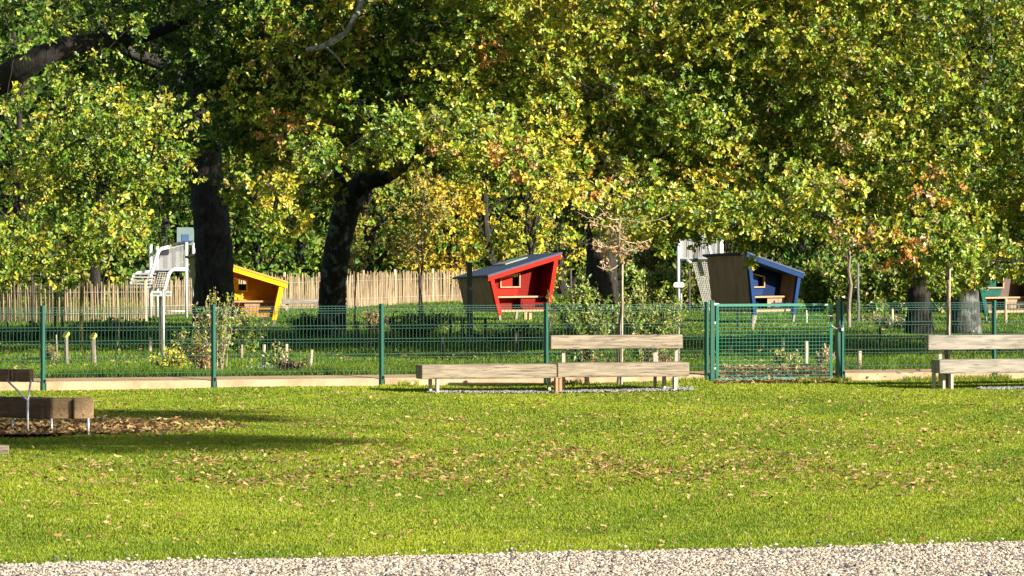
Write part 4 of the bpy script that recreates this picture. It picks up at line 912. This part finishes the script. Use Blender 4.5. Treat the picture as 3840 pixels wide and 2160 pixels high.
def limb(m, p0, p1, r0, r1, rr, bend=.12, n=7):
    p0 = Vector(p0); p1 = Vector(p1); L = (p1 - p0).length; pts = curve(p0, p1, (rr.uniform(-1, 1) * L * bend, rr.uniform(-1, 1) * L * bend, L * bend * .8), n, rr)
    m.tube(pts, [r0 + (r1 - r0) * i / n for i in range(n + 1)], 8, .12, rr); return pts
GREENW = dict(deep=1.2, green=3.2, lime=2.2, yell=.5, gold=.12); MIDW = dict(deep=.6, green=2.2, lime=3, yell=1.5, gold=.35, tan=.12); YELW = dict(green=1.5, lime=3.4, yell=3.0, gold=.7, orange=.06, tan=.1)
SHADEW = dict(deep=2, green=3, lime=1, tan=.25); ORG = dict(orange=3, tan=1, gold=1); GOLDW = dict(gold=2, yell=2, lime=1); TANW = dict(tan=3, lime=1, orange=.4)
def oak(label, px, Ytr, trunk, boughs, seed, leafsize=.108, dens=1.0, bark='bark', limbs=(), per=112, group='mature oaks with low hanging crowns'):
    """trunk: [(px,py,Y,r)...]; boughs: [(px,py,Y,r,weights)...] given as places in the picture and distances"""
    rr = random.Random(seed); rg = np.random.default_rng(seed); base = Vector((Xp(px, Ytr), K * Ytr, GB)); root = empty('oak_tree', base, 0, label, 'tree', group)
    m = MB(); tp = [P(a, b, Y) - base for a, b, Y, r in trunk]; trunk_mesh(m, tp, [t[3] for t in trunk], 20, seed); tr = m.build('trunk', M[bark], root, smooth=True)
    for L in limbs:
        m = MB(); trunk_mesh(m, [P(a, b, Y) - base for a, b, Y, r in L[0]], [q[3] for q in L[0]], 12, seed + 1); m.build('limb', M[L[1]], root, smooth=True)
    B = []; br = MB(); top = tp[-1]
    cs_ = [P(a, b, Y) - base for a, b, Y, r, wt in boughs]
    nodes = [(tp[i].lerp(tp[i + 1], f), 0) for i in range(len(tp) // 2, len(tp) - 1) for f in (0, .25, .5, .75)] + [(tp[-1], 0)]; stem_nodes = list(nodes)
    for i in sorted(range(len(boughs)), key=lambda i: min((cs_[i] - n_[0]).length for n_ in stem_nodes)):
        c = cs_[i]; r, wt = boughs[i][3], boughs[i][4]; B.append((tuple(c), (r, r, r * .62), wt))
        p, dep = min(nodes, key=lambda n_: (n_[0] - c).length + .12 * n_[1]); L = (c - p).length
        r0 = max(.008, .030 - .005 * dep); limb(br, p, c, r0, max(.007, r0 - .005), rr, .07, 6 if L > 1 else 4); nodes.append((c, dep + 1))
        for q in range(3):
            e = c + Vector((rr.uniform(-1, 1) * r, rr.uniform(-1, .6) * r, rr.uniform(-.5, .4) * r)); br.tube([c, (c + e) / 2 + Vector((0, 0, .04)), e], [.010, .007, .004], 4)
    br.build('branches', M['bark_dark'], root)
    A = sprays(rg, B, per, leafsize, dens, lambda k, g: k, (7, 11))
    leaves_mesh('crown', A[0], A[1], A[2], A[3], A[4], M['leaf'], root, oak=True); return root
def fill(rg, n, x0, x1, ytop, Ya, Yb, r, w_, pf=prof, bias=1.0, keep=None, edge=.35):
    out = []
    for k in range(n * 6):
        if len(out) >= n: break
        px = rg.uniform(x0, x1); Y = Ya + (Yb - Ya) * rg.random() ** bias; rad = rg.uniform(*r); lo = pf(px) - rad * .3 * F / Y
        py = ytop + (lo - ytop) * rg.random() ** .9
        if keep and not keep(px, py): continue
        if P(px, py, Y).z + rad * .5 > 1 + .70 * (89.3 - K * Y): continue
        w__ = w_(px, py, rg) if callable(w_) else w_
        out.append((px, py, Y, rad, w__))
    return out
rg = np.random.default_rng(77)
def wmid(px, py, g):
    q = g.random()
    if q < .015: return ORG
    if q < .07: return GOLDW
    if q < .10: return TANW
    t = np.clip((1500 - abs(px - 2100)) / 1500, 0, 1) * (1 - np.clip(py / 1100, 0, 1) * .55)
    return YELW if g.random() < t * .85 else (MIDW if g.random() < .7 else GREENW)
# 1. oak outside the left edge whose limb and lower foliage hang in at the left
left = fill(rg, 96, -700, 640, 290, 34.6, 38.5, (.38, .85), lambda a, b, g: MIDW if g.random() < .5 else (GREENW if g.random() < .8 else YELW))
left += fill(rg, 26, -900, 120, -500, 36, 41, (.5, 1.1), GREENW, pf=lambda p: 330)
oak('oak outside the left edge with a thick dark limb and sunlit lower foliage', -560, 39.5, [(-560, 1300, 39.5, .55), (-550, 1000, 39.5, .45), (-520, 600, 39.3, .40), (-470, 200, 39.2, .33), (-440, -400, 39, .2)],
    left + [(a, b_, 36.3, r_, GREENW) for a, b_, r_ in ((20, 390, .3), (110, 330, .26), (230, 265, .28), (340, 240, .3), (60, 180, .3), (180, 110, .32), (290, 60, .3), (400, 190, .3), (480, 110, .35))] + [(a, prof(a) - rg.uniform(-10, 160), rg.uniform(33.0, 36), rg.uniform(.3, .5), MIDW) for a in rg.uniform(-500, 500, 50)], 101, limbs=(([(-500, 560, 39.3, .40), (-200, 400, 38.2, .36), (30, 285, 37.4, .25), (170, 205, 37.2, .21), (330, 160, 37.4, .16), (560, 130, 38, .12), (760, 40, 39, .07)], 'bark_limb_shaded'),), dens=1.0)
# 2. the thick upright oak
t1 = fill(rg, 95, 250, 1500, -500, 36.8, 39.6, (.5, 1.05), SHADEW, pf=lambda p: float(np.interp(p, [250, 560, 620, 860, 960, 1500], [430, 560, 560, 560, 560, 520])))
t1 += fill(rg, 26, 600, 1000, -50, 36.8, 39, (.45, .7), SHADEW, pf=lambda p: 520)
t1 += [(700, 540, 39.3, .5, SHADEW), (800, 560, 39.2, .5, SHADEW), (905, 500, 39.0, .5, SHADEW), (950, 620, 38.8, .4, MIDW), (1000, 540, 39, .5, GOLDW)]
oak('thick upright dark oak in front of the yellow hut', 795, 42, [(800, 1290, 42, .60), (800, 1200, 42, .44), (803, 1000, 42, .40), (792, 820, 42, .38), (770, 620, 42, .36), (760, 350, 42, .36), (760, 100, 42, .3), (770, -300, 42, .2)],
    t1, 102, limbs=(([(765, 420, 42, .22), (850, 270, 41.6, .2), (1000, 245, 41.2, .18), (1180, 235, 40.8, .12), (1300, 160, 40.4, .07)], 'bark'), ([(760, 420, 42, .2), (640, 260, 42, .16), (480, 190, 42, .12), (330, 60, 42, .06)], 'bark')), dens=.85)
# 3. the leaning oak
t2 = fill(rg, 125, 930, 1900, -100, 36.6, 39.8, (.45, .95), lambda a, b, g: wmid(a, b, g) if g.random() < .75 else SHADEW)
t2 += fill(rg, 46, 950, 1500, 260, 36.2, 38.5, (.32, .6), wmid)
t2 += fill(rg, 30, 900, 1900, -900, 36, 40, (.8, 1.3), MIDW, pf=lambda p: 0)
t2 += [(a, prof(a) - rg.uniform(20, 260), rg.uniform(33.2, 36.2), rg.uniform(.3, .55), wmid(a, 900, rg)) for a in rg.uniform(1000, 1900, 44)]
oak('leaning dark oak with mottled foot left of the red hut', 1238, 41.2, [(1238, 1285, 41.2, .34), (1245, 1170, 41.2, .29), (1250, 1050, 41.1, .27), (1272, 900, 41, .27), (1310, 760, 40.9, .28), (1370, 680, 40.8, .22), (1450, 650, 40.7, .2), (1560, 560, 40.5, .16), (1680, 380, 40.3, .12)],
    t2, 103, bark='bark_foot', limbs=(([(1285, 740, 40.9, .2), (1277, 690, 40.85, .14), (1262, 640, 40.8, .06)], 'bark'), ([(1540, 420, 40.5, .12), (1400, 250, 40.2, .1), (1290, 120, 39, .06)], 'bark'), ([(1150, 188, 36.4, .05), (1215, 172, 36.3, .06), (1270, 140, 36.2, .055), (1305, 112, 36.2, .05), (1325, 70, 36.2, .05), (1350, 30, 36.3, .055), (1362, -60, 36.5, .06)], 'bark_pale'), ([(1215, 172, 36.3, .03), (1255, 205, 36.2, .02), (1295, 255, 36.1, .012)], 'bark_pale')), dens=1.0)
# 4. the central oak
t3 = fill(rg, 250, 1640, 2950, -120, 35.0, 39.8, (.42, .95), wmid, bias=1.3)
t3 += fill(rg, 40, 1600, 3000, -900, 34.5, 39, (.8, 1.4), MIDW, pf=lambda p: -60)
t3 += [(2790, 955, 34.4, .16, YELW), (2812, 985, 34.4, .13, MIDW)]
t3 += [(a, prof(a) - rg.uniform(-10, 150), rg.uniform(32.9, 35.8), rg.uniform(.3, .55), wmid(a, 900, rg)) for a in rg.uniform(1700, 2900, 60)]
oak('oak with a broad yellow green crown and dark trunk behind the withered sapling', 2255, 45, [(2255, 1260, 45, .42), (2256, 1050, 45, .36), (2256, 850, 45, .33), (2250, 550, 44.6, .3), (2260, 200, 44, .26), (2280, -200, 43.5, .2)], t3, 104, bark='bark_dark', dens=1.0)
# 5, 6. the right hand oaks
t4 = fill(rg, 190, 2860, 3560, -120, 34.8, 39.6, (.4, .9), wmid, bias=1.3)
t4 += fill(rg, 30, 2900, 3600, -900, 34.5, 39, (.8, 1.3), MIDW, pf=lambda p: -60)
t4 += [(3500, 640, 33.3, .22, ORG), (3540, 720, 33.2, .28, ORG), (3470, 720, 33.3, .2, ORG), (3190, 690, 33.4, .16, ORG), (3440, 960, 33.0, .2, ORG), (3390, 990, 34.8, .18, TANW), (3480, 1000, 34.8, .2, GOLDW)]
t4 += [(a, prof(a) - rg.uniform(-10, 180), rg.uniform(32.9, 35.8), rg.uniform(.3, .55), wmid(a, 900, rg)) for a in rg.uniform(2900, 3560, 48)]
oak('dark trunked oak behind the fence right of the gate', 3448, 41.8, [(3448, 1262, 41.8, .34), (3448, 1150, 41.8, .25), (3445, 1000, 41.8, .23), (3440, 750, 41.5, .22), (3400, 300, 41, .18), (3350, -200, 40.5, .12)], t4, 105, bark='bark_dark', dens=1.0,
    limbs=(([(3060, 772, 37.2, .035), (3160, 776, 37.1, .045), (3250, 760, 37.4, .05)], 'bark'), ([(3380, 40, 36.2, .05), (3480, 75, 36.2, .05), (3600, 118, 36.2, .03)], 'bark_pale')))
t5 = fill(rg, 140, 3500, 4700, -120, 34.2, 39.5, (.4, .95), lambda a, b, g: MIDW if g.random() < .6 else (GREENW if g.random() < .5 else YELW), bias=1.3)
t5 += fill(rg, 22, 3600, 4700, -900, 34.5, 39, (.8, 1.3), MIDW, pf=lambda p: -60)
t5 += [(a, prof(a) - rg.uniform(-10, 180), rg.uniform(32.9, 35.8), rg.uniform(.3, .55), MIDW) for a in rg.uniform(3540, 4300, 50)]
t5 += fill(rg, 120, 4250, 7000, -150, 33.6, 39.4, (.6, 1.1), GREENW)  # unseen boughs past the right edge, added to shade the meadow
t5 += [(a, b_, 36.5, .5, MIDW) for a in (3600, 3660, 3720) for b_ in (-60, 60, 180, 300, 420, 540)]
oak('grey trunked oak behind the right bench', 3622, 42.6, [(3622, 1255, 42.6, .36), (3622, 1150, 42.6, .29), (3618, 1000, 42.6, .27), (3625, 700, 42.3, .25), (3680, 300, 42, .2), (3720, -200, 41.5, .14)], t5, 106, bark='greybark', dens=1.0)

# low boughs that form the front edge of the canopy
# ------------------------------------------------------------------ trees at the back
def back_tree(px, Y, H, rad, w_, label, seed, zlow=.6, n=64, lsz=.17, dens=.62):
    rr = random.Random(seed); rg_ = np.random.default_rng(seed); root = empty('woodland_tree', (Xp(px, Y), K * Y, GB), 0, label, 'tree', 'trees beyond the pale fence')
    m = MB(); tp = curve((0, 0, -.1), (rr.uniform(-.4, .4), 0, H * .85), (rr.uniform(-.2, .2), 0, 0), 7, rr); m.tube(tp, [.17 - .016 * i for i in range(8)], 8, .1, rr); m.build('trunk', M['bark_dark'], root)
    B = []; br = MB()
    for k in range(n):
        z = zlow + (H - zlow) * rr.random() ** 1.05; f = (z - zlow) / (H - zlow); R_ = rad * (1 - .62 * f ** 1.6) * (.6 + .4 * min(1, f * 6)); a = rr.uniform(0, 2 * PI); q = rr.random() ** .5
        c = Vector((math.cos(a) * R_ * q, math.sin(a) * R_ * q, z)); r = rr.uniform(.5, 1.05); wt = w_ if rr.random() < .85 else SHADEW; B.append((tuple(c), (r, r, r * .55), wt))
        if k % 2 == 0: t = tp[min(7, int(max(0, z - 1) / (H * .85) * 7))]; br.tube([t, t.lerp(c, .5) + Vector((0, 0, .1)), c], [.04, .03, .012], 5)
    br.build('branches', M['bark_dark'], root)
    A = sprays(rg_, B, 40, lsz, dens, lambda k_, g: k_, (5, 8)); leaves_mesh('crown', A[0], A[1], A[2], A[3], A[4], M['leaf_back'], root, oak=False, width=1.25)
OL = dict(olive=2, lime=2.2, yell=1.6, green=1.2, gold=.5); DK = dict(deep=2, green=3, olive=1); YG = dict(yell=2, lime=2, gold=.8, olive=1.5); GD = dict(gold=3, yell=2, olive=.6); GRN = dict(green=3, lime=1.5, deep=1)
for i, a in enumerate((
    (-420, 58, 9, 3.0, DK, 'dark green tree beyond the pale fence outside the left edge'),
    (60, 60, 9.5, 2.8, DK, 'dark tree beyond the pale fence at the left edge'),
    (360, 56, 8.5, 2.2, OL, 'olive green tree behind the left climbing tower'),
    (620, 62, 9.5, 2.6, DK, 'dark evergreen looking tree between the tower and the thick oak'),
    (980, 57, 6.2, 1.9, GRN, 'bright green bushy tree behind the yellow hut'),
    (1130, 64, 9, 2.4, DK, 'dark tree behind the leaning oak'),
    (1380, 62, 7.8, 2.2, OL, 'yellow olive tree behind the pale fence right of the leaning oak'),
    (1590, 66, 9, 2.2, OL, 'yellow green tree in the middle of the back row'),
    (1690, 61, 3.3, 1.0, GD, 'small golden tree left of the red hut'),
    (1860, 64, 7.5, 2.0, OL, 'olive tree above the roof of the red hut'),
    (1990, 61, 5.2, 1.5, YG, 'lime yellow tree behind the red hut ridge'),
    (2110, 66, 9, 2.3, OL, 'dull green tree right of the red hut'),
    (2420, 68, 9, 2.6, DK, 'dark tree behind the withered sapling'),
    (2720, 70, 9, 2.6, dict(tan=1.4, olive=1.5, deep=2), 'brownish tree behind the blue hut'),
    (3020, 72, 9.5, 2.8, DK, 'dark tree in the gap right of the blue hut'),
    (3300, 70, 9, 2.6, DK, 'dark tree in the back row left of the right oaks'),
    (3620, 68, 9, 2.8, GRN, 'green tree in the back row behind the right oaks'),
    (3960, 64, 9, 2.8, GRN, 'green tree at the right end of the back row'),
)): back_tree(*a, 300 + i)
# the wood behind, which reads as one mass
rg = np.random.default_rng(9)
n = 330000; x = rg.uniform(-48, 48, n); yb = 76 + 14 * rg.random(n) ** 1.3; z = 15 * rg.random(n); zz = z < 13 + 2 * fbm(x, x * 0, .5, 3); x, yb, z = x[zz], yb[zz], z[zz]; n = len(x)
cl = pal(rg, n, dict(deep=2, green=2, olive=2, lime=.6))
yb = yb * K
c = np.stack([x, yb + 1.5 * fbm(x, z, .8, 5), z], -1)
tag(leaves_mesh('far_wood', c, rg.normal(size=(n, 3)), rg.normal(size=(n, 3)) + np.array([.2, -.7, .3]), rg.uniform(.22, .48, n), cl, M['leaf_back'], None, oak=False, width=1.5), 'dark wood closing off the view behind all the trees', 'wood', kind='stuff')

# tree standing outside the frame at the right, its branch shadows fall across the lawn at the left
def shade_tree():
    base = Vector((26, 22.0, 0)); root = empty('oak_tree', base, 0, 'tall oak outside the frame to the right shading the left lawn', 'tree')
    rr = random.Random(5); rg_ = np.random.default_rng(5); m = MB(); m.tube([(0, 0, -.1), (0, 0, 3), (.1, .1, 6), (0, 0, 9)], [.45, .38, .3, .2], 14, .1, rr); m.build('trunk', M['bark'], root)
    B = []; br = MB(); hd = Vector((math.sin(AZ), -math.cos(AZ), 0))
    def at(gx, gy, t): return Vector((gx, K * gy, 0)) + hd * t + Vector((0, 0, t * math.tan(EL))) - base
    spots = []
    for gy, x0, x1, n_, r in ((22.5, -6.8, -2.9, 20, .46), (22.4, -3.0, -1.6, 6, .2), (24.2, -6.5, -3.4, 8, .22), (22.0, -6.0, -3.0, 8, .36), (22.9, -4.6, -2.2, 8, .34), (25.3, -5.4, -3.0, 7, .34), (23.0, -6.8, -3.0, 11, .38), (23.8, -8.2, -6.5, 6, .5), (25.6, -6.6, -2.9, 13, .40), (26.1, -6.6, -3.6, 11, .40), (24.4, -2.6, -1.5, 3, .16), (22.1, -2.2, -1.2, 3, .14), (24.6, -7.2, -5.2, 7, .40), (25.2, -7.0, -5.6, 4, .3)):
        for k in range(n_): spots.append((x0 + (x1 - x0) * (k + rr.random()) / n_, gy + rr.uniform(-.34, .30), rr.uniform(24, 33), r * rr.uniform(.6, 1.25)))
    for gx, gy, t, r in spots:
        c = at(gx, gy, t); B.append((tuple(c), (r * 1.5, r * 1.5, r * .7), GREENW)); s = c + Vector((rr.uniform(.3, .8), rr.uniform(-.9, -.4), -.25)); br.tube([s, s.lerp(c, .5) + Vector((0, 0, .05)), c], [.018, .015, .01], 5)
    for k in range(30):
        a = rr.uniform(0, 2 * PI); q = rr.uniform(.5, 3); B.append(((math.cos(a) * q + 1, math.sin(a) * q, rr.uniform(4.5, 8)), (1.1, 1.1, .7), GREENW))
    ctr = at(-4.5, 24, 29); br.tube([(0, 0, 8.5), ctr * .4 + Vector((0, 0, 6)), ctr], [.03, .02, .015], 6)
    br.build('branches', M['bark_dark'], root); A = sprays(rg_, B, 70, .12, 1.8, lambda k_, g: k_, (7, 10)); leaves_mesh('crown', A[0], A[1], A[2], A[3], A[4], M['leaf'], root, oak=False, width=1.3)
shade_tree()
